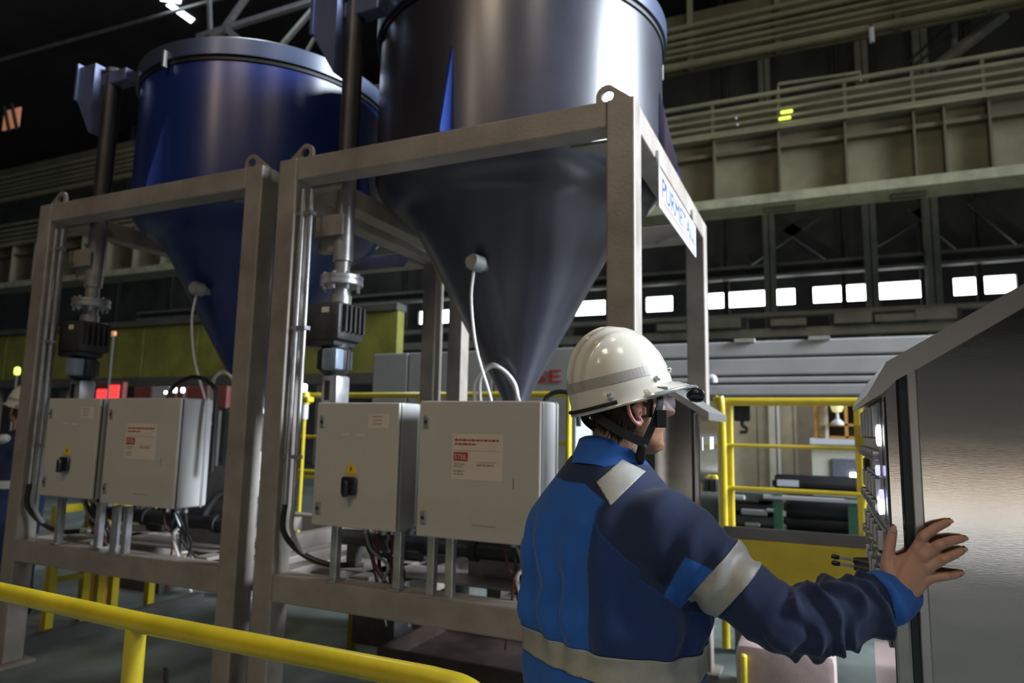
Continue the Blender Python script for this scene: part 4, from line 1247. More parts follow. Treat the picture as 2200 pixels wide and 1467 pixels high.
M_SKIN = attr_mat('skin', [(.56, .325, .235), (.42, .19, .085), (.60, .25, .19)], ['beard', 'flush'], .48, .12, 180, 0, False, .12)
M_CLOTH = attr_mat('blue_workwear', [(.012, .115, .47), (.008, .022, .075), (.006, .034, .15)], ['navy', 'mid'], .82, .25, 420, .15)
M_TAPE = mat('reflective_tape', (.40, .395, .36), .55, .15, .1, 30, .1, 300)
M_HELMET = mat('helmet_shell', (.76, .73, .62), .16, 0, .06, 6, coat=.8)
M_HTRIM = mat('helmet_trim', (.60, .62, .62), .22, .7, .1, 20)
M_HSTRIPE = mat('helmet_stripe', (.42, .40, .36), .4, .1, .05, 10)
M_STRAP = mat('strap_black', (.010, .010, .011), .65, 0, .1, 60)
M_HAIR = mat('brown_hair', (.030, .016, .010), .55, 0, .5, 60, col2=(.075, .036, .020))
M_LENS = mat('clear_lens', (.70, .66, .70), .12, 0, 0, alpha=.20, spec=.3)
M_EYE = mat('eye_white', (.7, .68, .65), .2, 0, 0)
M_LAMPBLK = mat('headlamp_black', (.012, .013, .016), .18, .1, .1, 10, coat=.6)
M_BOOT = mat('black_boot', (.015, .014, .013), .5, 0, .2, 20)
M_CREASE = mat('tape_seam', (.10, .09, .08), .7, 0, .1, 20)


def loft(mb, rings):
    n = len(rings[0])
    vs = [p for r in rings for p in r]
    fs = []
    for i in range(len(rings) - 1):
        for k in range(n):
            j = (k + 1) % n
            fs.append((i * n + k, i * n + j, (i + 1) * n + j, (i + 1) * n + k))
    fs.append(tuple(reversed(range(n))))
    fs.append(tuple((len(rings) - 1) * n + k for k in range(n)))
    return mb.add(vs, fs)


def capsule(mb, pts, rs, n=14):
    """a tapering limb with rounded ends"""
    pts = [Vector(p) for p in pts]
    d0 = (pts[0] - pts[1]).normalized()
    d1 = (pts[-1] - pts[-2]).normalized()
    pp = [pts[0] + d0 * rs[0] * .95, pts[0] + d0 * rs[0] * .7] + pts + [pts[-1] + d1 * rs[-1] * .7, pts[-1] + d1 * rs[-1] * .95]
    rr = [rs[0] * .25, rs[0] * .7] + list(rs) + [rs[-1] * .7, rs[-1] * .25]
    return mb.tube(pp, rr, n)


def remeshed(name, mb, voxel, smooth_it=6, fac=.5):
    me = mesh_of(name, mb, 0)
    o = bpy.data.objects.new(name, me)
    COL.objects.link(o)
    md = o.modifiers.new('r', 'REMESH')
    md.mode = 'VOXEL'
    md.voxel_size = voxel
    ms = o.modifiers.new('s', 'SMOOTH')
    ms.factor = fac
    ms.iterations = smooth_it
    dg = bpy.context.evaluated_depsgraph_get()
    out = bpy.data.meshes.new_from_object(o.evaluated_get(dg))
    bpy.data.objects.remove(o, do_unlink=True)
    out.polygons.foreach_set('use_smooth', [True] * len(out.polygons))
    return out


def coords(me):
    a = np.empty(len(me.vertices) * 3)
    me.vertices.foreach_get('co', a)
    return a.reshape(-1, 3)


def normals(me):
    a = np.empty(len(me.vertices) * 3)
    me.vertices.foreach_get('normal', a)
    return a.reshape(-1, 3)


def set_coords(me, a):
    me.vertices.foreach_set('co', a.ravel())
    me.update()


def set_attr(me, name, vals):
    at = me.attributes.new(name, 'FLOAT', 'POINT')
    at.data.foreach_set('value', np.asarray(vals, float))


def path_coord(P_, path, rad):
    """nearest arc length, distance, radius and the offset vector of points to a polyline"""
    path = np.asarray(path, float)
    rad = np.asarray(rad, float)
    best = np.full(len(P_), 1e9)
    S = np.zeros(len(P_))
    RR = np.zeros(len(P_))
    OFFV = np.zeros((len(P_), 3))
    acc = 0.0
    for i in range(len(path) - 1):
        a, b = path[i], path[i + 1]
        L = np.linalg.norm(b - a)
        t = np.clip(((P_ - a) @ (b - a)) / L ** 2, 0, 1)
        q = a + t[:, None] * (b - a)
        d = np.linalg.norm(P_ - q, axis=1)
        w = d < best
        best[w] = d[w]
        S[w] = acc + t[w] * L
        RR[w] = rad[i] + t[w] * (rad[i + 1] - rad[i])
        OFFV[w] = (P_ - q)[w]
        acc += L
    return S, best, RR, OFFV


def cut_piece(me, planes, center, radius, offset, name, mt, parent, mask=None):
    """a strip of the garment between planes, lifted off it: (point, normal) pairs, what lies on the normal's side goes"""
    bm = bmesh.new()
    bm.from_mesh(me)
    c = Vector(center)
    bmesh.ops.delete(bm, geom=[v for v in bm.verts if (v.co - c).length > radius or (mask is not None and not mask[v.index])], context='VERTS')
    for (p, n_) in planes:
        bmesh.ops.bisect_plane(bm, geom=bm.verts[:] + bm.edges[:] + bm.faces[:], plane_co=Vector(p), plane_no=Vector(n_).normalized(), clear_outer=True)
    # keep the largest connected piece only
    todo, best = set(bm.verts), []
    while todo:
        st_ = [todo.pop()]
        isl = []
        while st_:
            v = st_.pop()
            isl.append(v)
            for e in v.link_edges:
                w = e.other_vert(v)
                if w in todo:
                    todo.discard(w)
                    st_.append(w)
        if len(isl) > len(best):
            best = isl
    keep_ = set(best)
    bmesh.ops.delete(bm, geom=[v for v in bm.verts if v not in keep_], context='VERTS')
    bm.normal_update()
    for v in bm.verts:
        v.co += v.normal * offset
    ex = bmesh.ops.solidify(bm, geom=bm.faces[:], thickness=.0015)
    out = bpy.data.meshes.new(name)
    bm.to_mesh(out)
    bm.free()
    out.polygons.foreach_set('use_smooth', [True] * len(out.polygons))
    out.materials.clear()
    return obj(name, out, mt, parent)


def unit(v):
    v = np.asarray(v, float)
    return v / np.linalg.norm(v)


class Fr:
    def __init__(s, o, u, v, w):
        s.o, s.u, s.v, s.w = [np.asarray(q, float) for q in (o, u, v, w)]

    def __call__(s, a, b, c):
        return s.o + s.u * a + s.v * b + s.w * c

    def inv(s, p):
        d = np.asarray(p) - s.o
        return np.stack([d @ s.u, d @ s.v, d @ s.w], -1)


HEADT = [(.000, .022, .066, .022), (.010, .0, .079, .036), (.024, -.03, .086, .049), (.040, -.048, .083, .058), (.052, -.056, .082, .062), (.060, -.060, .087, .064),
         (.068, -.064, .086, .066), (.076, -.068, .088, .068), (.086, -.074, .086, .070), (.105, -.086, .087, .073), (.120, -.094, .083, .074), (.132, -.098, .086, .0745), (.146, -.1, .094, .075), (.170, -.1, .092, .076),
         (.195, -.092, .080, .070), (.215, -.072, .055, .055), (.228, -.045, .025, .034), (.235, -.02, .0, .014)]


def head_ring(H, w, u0, u1, hw, n=36, grow=0.0):
    c, h = (u0 + u1) / 2, (u1 - u0) / 2 + grow
    hw += grow
    pts = []
    for k in range(n):
        a = 2 * math.pi * k / n
        ca, sa = math.cos(a), math.sin(a)
        e = 2 / 2.25
        x = math.copysign(abs(ca) ** e, ca) * h
        y = math.copysign(abs(sa) ** e, sa) * hw
        if x > 0:
            y *= 1 - .16 * (x / h) ** 2
        pts.append(H(c + x, y, w))
    return pts


def add_head(mb, H, neck_base, neck_r=.060):
    loft(mb, [head_ring(H, *t) for t in HEADT])
    # nose
    loft(mb, [[H(u0 + du * a, hw * b, w + dw) for (a, b) in ((0, -1), (.55, -.8), (1, -.28), (1, .28), (.55, .8), (0, 1))] for (w, u0, du, hw, dw) in
              ((.088, .068, .030, .016, 0), (.094, .068, .046, .0185, 0), (.103, .07, .049, .0165, 0), (.115, .07, .037, .012, 0), (.128, .07, .026, .0095, 0), (.140, .07, .024, .010, 0))])
    # lips, chin
    capsule(mb, [H(.074, -.020, .0635), H(.0855, 0, .0655), H(.074, .020, .0635)], [.004, .0062, .004], 8)
    capsule(mb, [H(.073, -.018, .0545), H(.0825, 0, .0535), H(.073, .018, .0545)], [.004, .0068, .004], 8)
    capsule(mb, [H(.070, -.010, .024), H(.074, .0, .022), H(.070, .010, .024)], [.014, .017, .014], 10)
    # cheekbones, brow
    for s in (-1, 1):
        capsule(mb, [H(.064, .040 * s, .108), H(.03, .063 * s, .108)], [.014, .012], 10)
        capsule(mb, [H(.084, .012 * s, .146), H(.068, .045 * s, .147)], [.010, .011], 8)
        # ear: rim, bowl and lobe
        E = lambda a, b, c: H(.000 + a * 1.3, (.069 + b * 1.15) * s, .106 + c * 1.3)
        rim = bez([E(.012, .008, .012), E(.004, .020, .026), E(-.014, .026, .028), E(-.025, .026, .008), E(-.020, .022, -.014), E(-.006, .014, -.028), E(.004, .008, -.024)], 4)
        capsule(mb, rim, [.0048] * len(rim), 8)
        capsule(mb, [E(.0, .002, .018), E(-.008, .007, .0), E(-.002, .004, -.02)], [.012, .014, .010], 10)
        capsule(mb, [E(.004, .006, -.024), E(-.002, .010, -.030)], [.007, .006], 8)
        capsule(mb, [E(.010, .006, .002), E(.010, .007, -.010)], [.005, .005], 8)
    nb = np.asarray(neck_base, float)
    capsule(mb, [H(-.018, 0, .075), H(-.026, 0, .02), nb + np.array([0, 0, .02]), nb + np.array([0, 0, -.06])], [neck_r * .98, neck_r * .96, neck_r * 1.05, neck_r * 1.3], 24)


def make_hair(H, parent, cut=.150):
    """short hair below the helmet: a cap with fine locks"""
    rnd = random.Random(3)
    mb = MB()
    n = 72
    ws = np.linspace(.012, .19, 16)
    tab = np.array(HEADT)

    def shape(w):
        return [np.interp(w, tab[:, 0], tab[:, i]) for i in (1, 2, 3)]
    rows = []
    for w in ws:
        u0, u1, hw = shape(w)
        row = []
        for k in range(n + 1):
            a = math.pi * (.50 + 1.0 * k / n)          # from the right temple round the back to the left
            lim = 0.0
            c, h = (u0 + u1) / 2, (u1 - u0) / 2
            g = .009 + .003 * math.sin(w * 160 + k) * (w < .12)
            front = min(1, max(0, (w - .085) / .03))
            ext = .0
            back = -math.cos(a)                        # 1 at the very back
            # hairline: low at the nape, high at the temples
            low = .030 + .055 * (1 - back) ** 1.4
            ww = max(w, low)
            U0, U1, HW = shape(ww)
            c, h = (U0 + U1) / 2, (U1 - U0) / 2
            ca, sa = math.cos(a), math.sin(a)
            e = 2 / 2.25
            x = math.copysign(abs(ca) ** e, ca) * (h + g)
            y = math.copysign(abs(sa) ** e, sa) * (HW + g)
            if ww < .055:
                x = min(x, -.055 - (c)) if back > .5 else x
            row.append(H(c + x, y, ww))
        rows.append(row)
    vs = [p for r in rows for p in r]
    m_ = n + 1
    fs = [(i * m_ + k, i * m_ + k + 1, (i + 1) * m_ + k + 1, (i + 1) * m_ + k) for i in range(len(rows) - 1) for k in range(n)]
    mb.add(vs, fs)
    # sideburn patches in front of the ears
    for s in (-1, 1):
        loft(mb, [[H(.022 + a, (.072 + b) * s, w) for (a, b) in ((-.016, .0), (-.010, .008), (.008, .007), (.014, -.002))] for w in (.085, .10, .12, .15)])
    # locks
    for k in range(1500):
        a = math.pi * (.52 + .96 * rnd.random())
        back = -math.cos(a)
        low = .030 + .055 * (1 - back) ** 1.4
        w = low + (.145 - low) * rnd.random()
        U0, U1, HW = shape(w)
        c, h = (U0 + U1) / 2, (U1 - U0) / 2
        ca, sa = math.cos(a), math.sin(a)
        x, y = math.copysign(abs(ca) ** .89, ca) * (h + .010), math.copysign(abs(sa) ** .89, sa) * (HW + .010)
        L = rnd.uniform(.014, .032)
        tang = np.array([-sa, ca]) * rnd.uniform(-.010, .010)
        p0 = H(c + x, y, w + .004)
        p1 = H(c + x * 1.03 + tang[0], y * 1.03 + tang[1], w - L * .5)
        p2 = H(c + x * (1.04 + .05 * rnd.random()) + tang[0] * 1.6, y * (1.03 + .04 * rnd.random()) + tang[1] * 1.6, w - L)
        sw = H.v * ca * .0016 - H.u * sa * .0016
        mb.add([p0 - sw, p0 + sw, p1 + sw, p1 - sw, p2], [(0, 1, 2, 3), (3, 2, 4)])
    return obj('hair', mb, M_HAIR, parent, 60)


def make_helmet(H, parent, o=(-.016, 0, .140), tilt=15.0, full=True):
    t = R_(tilt)
    G = Fr(H(*o), H.u * math.cos(t) + H.w * math.sin(t), H.v, -H.u * math.sin(t) + H.w * math.cos(t))
    A, B, HH = .125, .108, .162
    nT, nP = 96, 26

    def dome(th, ph, grow=0.0):
        c, s = math.cos(th), math.sin(th)
        rr = math.cos(ph) ** .92
        x, y = (A + grow) * c * rr, (B + grow) * s * rr
        z = (HH + grow) * math.sin(ph) ** .96
        # three ribs over the rear half
        k = 0.0
        if x < .04:
            f = min(1.0, (.04 - x) / .05) * min(1.0, max(0.0, (z - .02) / .05))
            for y0 in (-.062, -.034, 0.0, .034, .062):
                k += math.exp(-((y - y0) / .0058) ** 2) * f
        n = unit([x / A ** 2, y / B ** 2, max(z, .001) / HH ** 2])
        return np.array([x, y, z]) + n * k * .0060
    vs, fs = [], []
    for j in range(nP + 1):
        ph = (math.pi / 2) * j / nP
        for i in range(nT):
            vs.append(G(*dome(2 * math.pi * i / nT, min(ph, math.pi / 2 - 1e-3))))
    for j in range(nP):
        for i in range(nT):
            i2 = (i + 1) % nT
            fs.append((j * nT + i, j * nT + i2, (j + 1) * nT + i2, (j + 1) * nT + i))
    fs.append(tuple(nP * nT + i for i in range(nT)))
    # lower skirt and inner lip
    base = len(vs)
    for (g, z) in ((.0025, -.012), (.006, -.018), (.003, -.022), (-.006, -.014)):
        for i in range(nT):
            a = 2 * math.pi * i / nT
            dz = -.004 * max(0, -math.cos(a)) ** 2
            vs.append(G((A + g) * math.cos(a), (B + g) * math.sin(a), z + dz))
    prev = 0
    for lv in range(4):
        for i in range(nT):
            i2 = (i + 1) % nT
            fs.append((prev + i2, prev + i, base + lv * nT + i, base + lv * nT + i2))
        prev = base + lv * nT
    hm = obj('helmet', MB().add(vs, fs), M_HELMET, parent, 60)
    # visor
    vz = MB()
    n = 40
    top, bot = [], []
    for i in range(n + 1):
        a = R_(-82 + 164 * i / n)
        ext = .042 * max(0, math.cos(a)) ** .7 * (1 if abs(a) < R_(80) else .5) + .004
        c, s = math.cos(a), math.sin(a)
        ring = []
        for q in (0, .35, .7, 1.0):
            r1, r2 = A * .985 + ext * q, B * .985 + ext * .55 * q
            z = .004 - .016 * q ** 1.5 - .010 * q * (1 - abs(s))
            ring.append(G(r1 * c, r2 * s, z))
        top.append(ring)
        bot.append([p - G.w * .0045 for p in ring])
    for i in range(n):
        for q in range(3):
            vz.add([top[i][q], top[i + 1][q], top[i + 1][q + 1], top[i][q + 1]], [(0, 1, 2, 3)])
            vz.add([bot[i][q], bot[i][q + 1], bot[i + 1][q + 1], bot[i + 1][q]], [(0, 1, 2, 3)])
    obj('visor', vz, M_HELMET, hm, 60)
    edge = [(top[i][3] + bot[i][3]) / 2 for i in range(n + 1)]
    obj('visor_trim', MB().tube(edge, .0045, 8), M_HTRIM, hm)
    arc = [G((A + .005) * math.cos(a), (B + .005) * math.sin(a), -.010 - .004 * max(0, -math.cos(a)) ** 2) for a in [R_(112 + 136 * i / 40) for i in range(41)]]
    obj('rear_seal', MB().tube(arc, .0042, 8), M_STRAP, hm)
    # grey stripe round the sides and back
    sp = MB()
    st = []
    for i in range(61):
        a = R_(48 + 264 * i / 60)
        row = []
        for z in (.030, .040, .052):
            ph = math.asin(min(1, (z / HH)) ** (1 / .96))
            row.append(G(*dome(a, ph, .0012)))
        st.append(row)
    for i in range(60):
        for q in range(2):
            sp.add([st[i][q], st[i + 1][q], st[i + 1][q + 1], st[i][q + 1]], [(0, 1, 2, 3)])
    obj('grey_stripe', sp, M_HSTRIPE, hm, 60)
    for (a, z) in ((62, .018), (-62, .018), (118, .006), (-118, .006), (28, .03), (-28, .03)):
        c, s = math.cos(R_(a)), math.sin(R_(a))
        p = np.array([(A + .002) * c, (B + .002) * s, z])
        nn = unit([c / A, s / B, .1])
        obj('rivet', MB().tube([G(*(p - nn * .004)), G(*(p + nn * .003)), G(*(p + nn * .005))], [.0075, .0065, .002], 12), M_HTRIM, hm)
    if full:
        # lamp clipped under the visor
        p = np.array([A + .044, .03, -.030])
        q = p + np.array([0, .002, -.014])
        lp = obj('head_lamp', MB().tube([G(*(q + np.array([-.022, .0, .006]))), G(*(q + np.array([-.014, 0, .002]))), G(*q), G(*(q + np.array([.010, 0, -.002]))), G(*(q + np.array([.018, 0, -.003])))], [.006, .014, .018, .017, .008], 18), M_LAMPBLK, hm)
        obj('lamp_clip', MB().tube([G(*(p + np.array([-.02, 0, .008]))), G(*(p + np.array([.004, 0, .006]))), G(*(p + np.array([.010, 0, -.008])))], .005, 10), M_HTRIM, hm)
        for s in (-1,):
            obj('lamp_ring', MB().tube([G(*(p + np.array([.012 * math.cos(a), .013 * math.sin(a), -.004]))) for a in [2 * math.pi * k / 16 for k in range(17)]], .0028, 8), M_HTRIM, hm)
        obj('trim_buckle', MB().bbox(-.012, .012, -.004, .004, -.006, .006, .002), M_HTRIM, hm).matrix_local = Matrix.Translation(Vector(G(.062, .103, -.008)))
    return hm


def ribbon(pts, nrm, w, th=.0018):
    """flat strap along pts; nrm gives the outward direction at each point"""
    mb = MB()
    pts = [np.asarray(p, float) for p in pts]
    rings = []
    for i, p in enumerate(pts):
        d = unit(pts[min(i + 1, len(pts) - 1)] - pts[max(i - 1, 0)])
        nn = np.asarray(nrm[i], float)
        nn = unit(nn - d * (nn @ d))
        b = np.cross(d, nn)
        rings.append([p + b * w / 2 - nn * th, p - b * w / 2 - nn * th, p - b * w / 2 + nn * th, p + b * w / 2 + nn * th])
    return loft(mb, rings)


def make_straps(H, parent):
    for s in (1, -1):
        pts = bez([H(.050, .074 * s, .142), H(.048, .082 * s, .115), H(.036, .0815 * s, .080), H(.022, .076 * s, .045), H(.012, .062 * s, .010), H(.014, .032 * s, -.016), H(.02, 0, -.022)], 5)
        c = [unit(np.asarray(p) - H(0.0, 0, .06)) for p in pts]
        st = obj('chin_strap', ribbon(pts, c, .018), M_STRAP, parent, 40)
        bk = MB()
        loft(bk, [[H(.049 + a, (.0855 + b) * s, w) for (a, b) in ((-.011, -.003), (.011, -.003), (.011, .004), (-.011, .004))] for w in (.062, .066, .098, .102)])
        obj('buckle', bk, M_SWITCH, st, 30)
        pts = bez([H(-.108, .028 * s, .105), H(-.085, .066 * s, .078), H(-.045, .078 * s, .052), H(-.005, .078 * s, .034), H(.018, .074 * s, .026)], 5)
        c = [unit(np.asarray(p) - H(-.02, 0, .06)) for p in pts]
        obj('rear_strap', ribbon(pts, c, .020), M_STRAP, parent, 40)
    loft_ = MB()
    capsule(loft_, [H(.012, .066, .020), H(.010, .056, -.004), H(.016, .03, -.02)], [.011, .012, .010], 12)
    obj('strap_cup', loft_, M_STRAP, parent, 50)
    pts = bez([H(-.108, .03, .104), H(-.116, 0, .098), H(-.108, -.03, .104)], 5)
    obj('nape_strap', ribbon(pts, [unit(np.asarray(p) - H(-.02, 0, .1)) for p in pts], .022), M_STRAP, parent, 40)


def make_glasses(H, parent):
    g = MB()
    rows = []
    for i in range(25):
        a = R_(-68 + 136 * i / 24)
        c, s = math.cos(a), math.sin(a)
        rows.append([H(.022 + .088 * c + .004 * q, .082 * s, w) for q, w in ((0, .102), (1, .118), (0, .140))])
    for i in range(24):
        for q in range(2):
            g.add([rows[i][q], rows[i + 1][q], rows[i + 1][q + 1], rows[i][q + 1]], [(0, 1, 2, 3)])
    gl = obj('safety_glasses', g, M_LENS, parent, 60)
    for s in (-1, 1):
        obj('temple_arm', MB().tube([H(.055, .077 * s, .128), H(.02, .080 * s, .127), H(-.01, .079 * s, .122)], .0022, 8), M_LENS, gl)


def torso_ring(c, r, f, hw, hd, z, n=48, e=2.35, tilt=0.0):
    pts = []
    for k in range(n):
        a = 2 * math.pi * k / n
        ca, sa = math.cos(a), math.sin(a)
        x = math.copysign(abs(ca) ** (2 / e), ca) * hw
        y = math.copysign(abs(sa) ** (2 / e), sa) * hd
        pts.append((c[0] + r[0] * x + f[0] * y, c[1] + r[1] * x + f[1] * y, z + tilt * y))
    return pts


# ------------------------------------------------------------------ the worker at the console
CY_, SY_ = math.cos(YAW), math.sin(YAW)
OX, OY = .25, 1.665


def tl(p):                       # world to the worker's own axes
    return np.array([CY_ * p[0] + SY_ * p[1] - OX, -SY_ * p[0] + CY_ * p[1] - OY, p[2]])


def Lc(x, y, z): return np.array([x - OX, y - OY, z])


def dirl(d): return np.array([CY_ * d[0] + SY_ * d[1], -SY_ * d[0] + CY_ * d[1], d[2]])


W1 = (CY_ * OX - SY_ * OY, SY_ * OX + CY_ * OY, 0)
rV, fV = np.array([.64, -.77, 0]), np.array([.77, .64, 0])
ps = R_(9)
H1 = Fr(Lc(.279, 1.628, 1.527), (math.cos(ps), math.sin(ps), 0), (math.sin(ps), -math.cos(ps), 0), (0, 0, 1))

# sleeve path of the reaching right arm
arm_p = [Lc(.262, 1.575, 1.365), Lc(.335, 1.512, 1.372), Lc(.405, 1.478, 1.322), Lc(.470, 1.450, 1.262), Lc(.545, 1.424, 1.212), Lc(.61, 1.424, 1.208), Lc(.68, 1.433, 1.226), Lc(.745, 1.445, 1.243), Lc(.80, 1.456, 1.256)]
arm_r = [.085, .093, .081, .070, .070, .072, .070, .062, .050]
larm_p = [Lc(.19, 1.76, 1.35), Lc(.165, 1.835, 1.34), Lc(.20, 1.93, 1.22), Lc(.25, 1.99, 1.12), Lc(.36, 1.99, 1.09), Lc(.45, 1.965, 1.10)]
larm_r = [.07, .072, .070, .066, .058, .048]

# hand landmarks: on the side of the console, lifted off it by the thickness of the hand
def hp(x, y, off): return tl(PY(x, y, KY - off))


FING = [
    ([(1960, 1196, .034), (1970, 1178, .036), (1985, 1151, .042), (2011, 1133, .026), (2036, 1122, .011)], [.0105, .0108, .0098, .0088, .0072]),
    ([(1968, 1212, .036), (1984, 1194, .040), (2018, 1170, .046), (2046, 1161, .026), (2067, 1157, .010)], [.011, .0112, .0100, .0090, .0074]),
    ([(1974, 1230, .034), (1994, 1218, .038), (2030, 1199, .043), (2052, 1190, .025), (2067, 1182, .010)], [.0105, .0106, .0096, .0086, .0070]),
    ([(1976, 1250, .030), (1998, 1241, .032), (2028, 1238, .034), (2048, 1236, .021), (2062, 1232, .010)], [.0098, .0096, .0086, .0078, .0064]),
]
THUMB = ([(1918, 1250, .036), (1906, 1212, .026), (1910, 1180, .020), (1915, 1156, .016), (1919, 1138, .014)], [.016, .0135, .0115, .0105, .0082])
WRIST = hp(1926, 1282, .048)


def add_hand(mb):
    bases = []
    for pts, rs in FING:
        q = [hp(*p) for p in pts]
        capsule(mb, q, [r * 1.10 for r in rs], 12)
        bases.append((q[0], q[1]))
        o_ = dirl((0, -1, 0))
        for (j, rr_) in ((1, 1.0), (2, .95)):                                   # knuckles
            k0 = q[j] + o_ * rs[j] * .38
            dk = unit(q[j + 1] - q[j - 1])
            capsule(mb, [k0 - dk * .004, k0 + dk * .004], [rs[j] * rr_, rs[j] * rr_], 10)
        capsule(mb, [WRIST + (q[0] - WRIST) * .1, WRIST + (q[0] - WRIST) * .6, q[0], q[1]], [.020, .0165, .0145, .0118], 14)
    for (a, b) in zip(bases[:-1], bases[1:]):
        for k in (.25, .5, .75):
            m_ = a[0] + (b[0] - a[0]) * k
            e_ = a[1] + (b[1] - a[1]) * k
            capsule(mb, [WRIST + (m_ - WRIST) * .12, WRIST + (m_ - WRIST) * .6, m_, m_ + (e_ - m_) * .55], [.020, .0168, .0140, .0105], 14)
    q = [hp(*p) for p in THUMB[0]]
    capsule(mb, q, THUMB[1], 14)
    capsule(mb, [WRIST, q[0], q[1]], [.021, .0195, .0145], 14)
    i0 = hp(*FING[0][0][0])
    capsule(mb, [q[0], (q[1] + i0) / 2, i0], [.015, .0125, .0125], 12)      # web between thumb and index
    capsule(mb, [WRIST, (WRIST + hp(1976, 1255, .03)) / 2 + np.array([0, -.002, -.004]), hp(1980, 1252, .028)], [.022, .0185, .0135], 14)
    # forearm into the sleeve
    capsule(mb, [arm_p[6], arm_p[7] * .5 + arm_p[8] * .5, WRIST], [.040, .033, .0265], 18)


def make_body(H, torso, arms, neck, hand_fn, voxel, legs, name):
    mb = MB()
    add_head(mb, H, neck)
    loft(mb, torso)
    for (p, r) in arms:
        capsule(mb, p, r, 14)
    for (p, r) in legs:
        capsule(mb, p, r, 14)
    if hand_fn:
        hand_fn(mb)
    me = remeshed(name, mb, voxel, 3, .4)
    hc = H.inv(coords(me))
    u, v, w = hc[:, 0], hc[:, 1], hc[:, 2]
    near = (np.abs(v) < .12) & (np.abs(u) < .16)
    jaw = np.clip((.088 - w) / .03, 0, 1) * np.clip((u - (.010 - (.0 + .2 * np.clip(w - .03, 0, 1)))) / .03, 0, 1) * np.clip((w + .01) / .012, 0, 1)
    nz = np.array([noise.noise(Vector((a * 90, b * 90, c * 90))) for a, b, c in hc]) if len(hc) < 400000 else 0
    set_attr(me, 'beard', np.where(near, np.clip(jaw * (.72 + .5 * nz), 0, 1), 0))
    ear = near & (u < .02) & (u > -.05) & (np.abs(v) > .076)
    fl = np.where(ear, .85, 0) + np.where(near & (w > .08) & (w < .12) & (u > .04), .35, 0)
    set_attr(me, 'flush', fl)
    return me


C0 = (OX - OX, OY - OY)
LEG_R = ([Lc(.33, 1.56, .95) - 0, Lc(.335, 1.565, .5), Lc(.335, 1.555, .10)], [.075, .055, .042])
LEG_L = ([Lc(.19, 1.745, .95), Lc(.18, 1.77, .5), Lc(.175, 1.765, .10)], [.075, .055, .042])
slim = [torso_ring((0, 0), rV, fV, a, b, z, 24) for (z, a, b) in ((.86, .12, .08), (1.0, .15, .10), (1.2, .15, .10), (1.34, .15, .09), (1.40, .11, .07), (1.43, .06, .05))]
me = make_body(H1, slim, [(arm_p[:7], [.06, .055, .05, .045, .042, .042, .040]), (larm_p, [.055, .05, .045, .04, .036, .030]), ([larm_p[-1], Lc(.50, 1.955, 1.105), Lc(.545, 1.95, 1.11)], [.026, .030, .022])] , Lc(.240, 1.648, 1.47), add_hand, .0030, [LEG_R, LEG_L], 'person')
person = obj('person', me, M_SKIN, None)
person.location = W1
person.rotation_euler = (0, 0, YAW)
tag(person, 'worker in blue coveralls and white helmet with hand on the console', 'person')
for s in (-1, 1):
    e_ = obj('eye', MB().lathe([(0, -.011), (.008, -.008), (.011, 0), (.008, .008), (0, .011)], n=14), M_EYE, person)
    e_.location = Vector(H1(.072, .031 * s, .127))
# nails
for (pts, rs) in FING + [THUMB]:
    a, b = hp(*pts[-2]), hp(*pts[-1])
    d = unit(b - a)
    out = dirl((0, -1, 0))
    out = unit(out - d * (out @ d))
    sd = np.cross(d, out)
    r = rs[-1]
    c = b + out * r * 1.04 + d * r * .30
    nl = MB()
    vs = []
    for (aa, bb, cc) in ((-.9, -.62, 0), (-.9, 0, .22), (-.9, .62, 0), (.7, -.5, -.1), (.7, 0, .14), (.7, .5, -.1)):
        vs.append(c + d * r * aa + sd * r * bb + out * r * (cc + .05))
    lo = [v - out * .0012 for v in vs]
    nl.add(vs + lo, [(0, 1, 4, 3), (1, 2, 5, 4), (6, 9, 10, 7), (7, 10, 11, 8), (0, 3, 9, 6), (2, 8, 11, 5), (3, 4, 10, 9), (4, 5, 11, 10)])
    obj('nail', nl, mat('finger_nail', (.60, .38, .31), .3, 0, .05, 10), person, 60)
make_hair(H1, person)
hm1 = make_helmet(H1, person)
make_straps(H1, person)
make_glasses(H1, person)

# coverall
cv = MB()
TOR = [(.84, .190, .150, .0), (.92, .212, .165, .0), (1.00, .222, .172, 0), (1.08, .220, .170, 0), (1.14, .224, .172, 0), (1.22, .226, .174, 0), (1.29, .222, .172, 0), (1.34, .208, .162, 0), (1.385, .190, .150, 0), (1.42, .170, .136, 0), (1.45, .146, .120, 0), (1.48, .118, .104, 0), (1.505, .095, .090, 0), (1.525, .080, .078, 0)]
rings = []
for (z, a, b, q) in TOR:
    k = max(0, (z - 1.30) / .19)
    rings.append(torso_ring((-.006 - .010 * k, -.012 * k), rV, fV, a, b, z))
loft(cv, rings)
capsule(cv, arm_p, arm_r, 24)
capsule(cv, larm_p, larm_r, 20)
capsule(cv, [Lc(.32, 1.575, .90), Lc(.33, 1.565, .5), Lc(.335, 1.555, .09)], [.118, .095, .080], 20)
capsule(cv, [Lc(.19, 1.745, .90), Lc(.18, 1.77, .5), Lc(.175, 1.765, .09)], [.118, .095, .080], 20)
cme = remeshed('coverall', cv, .0058, 14, .5)
pc = coords(cme)
nr = normals(cme)
S, Dst, RR, OV = path_coord(pc, arm_p, arm_r)
tot = sum(np.linalg.norm(arm_p[i + 1] - arm_p[i]) for i in range(len(arm_p) - 1))
bw = pc @ rV
bf = pc @ fV
on_arm = np.clip((S - .11) / .05, 0, 1) * (Dst < RR * 1.25)
ang = np.arctan2(OV[:, 2], OV[:, 0] * .5 - OV[:, 1])
nz1 = np.array([noise.noise(Vector(p * 9.0)) for p in pc])
nz2 = np.array([noise.noise(Vector(p * 22.0) + Vector((7, 3, 1))) for p in pc])
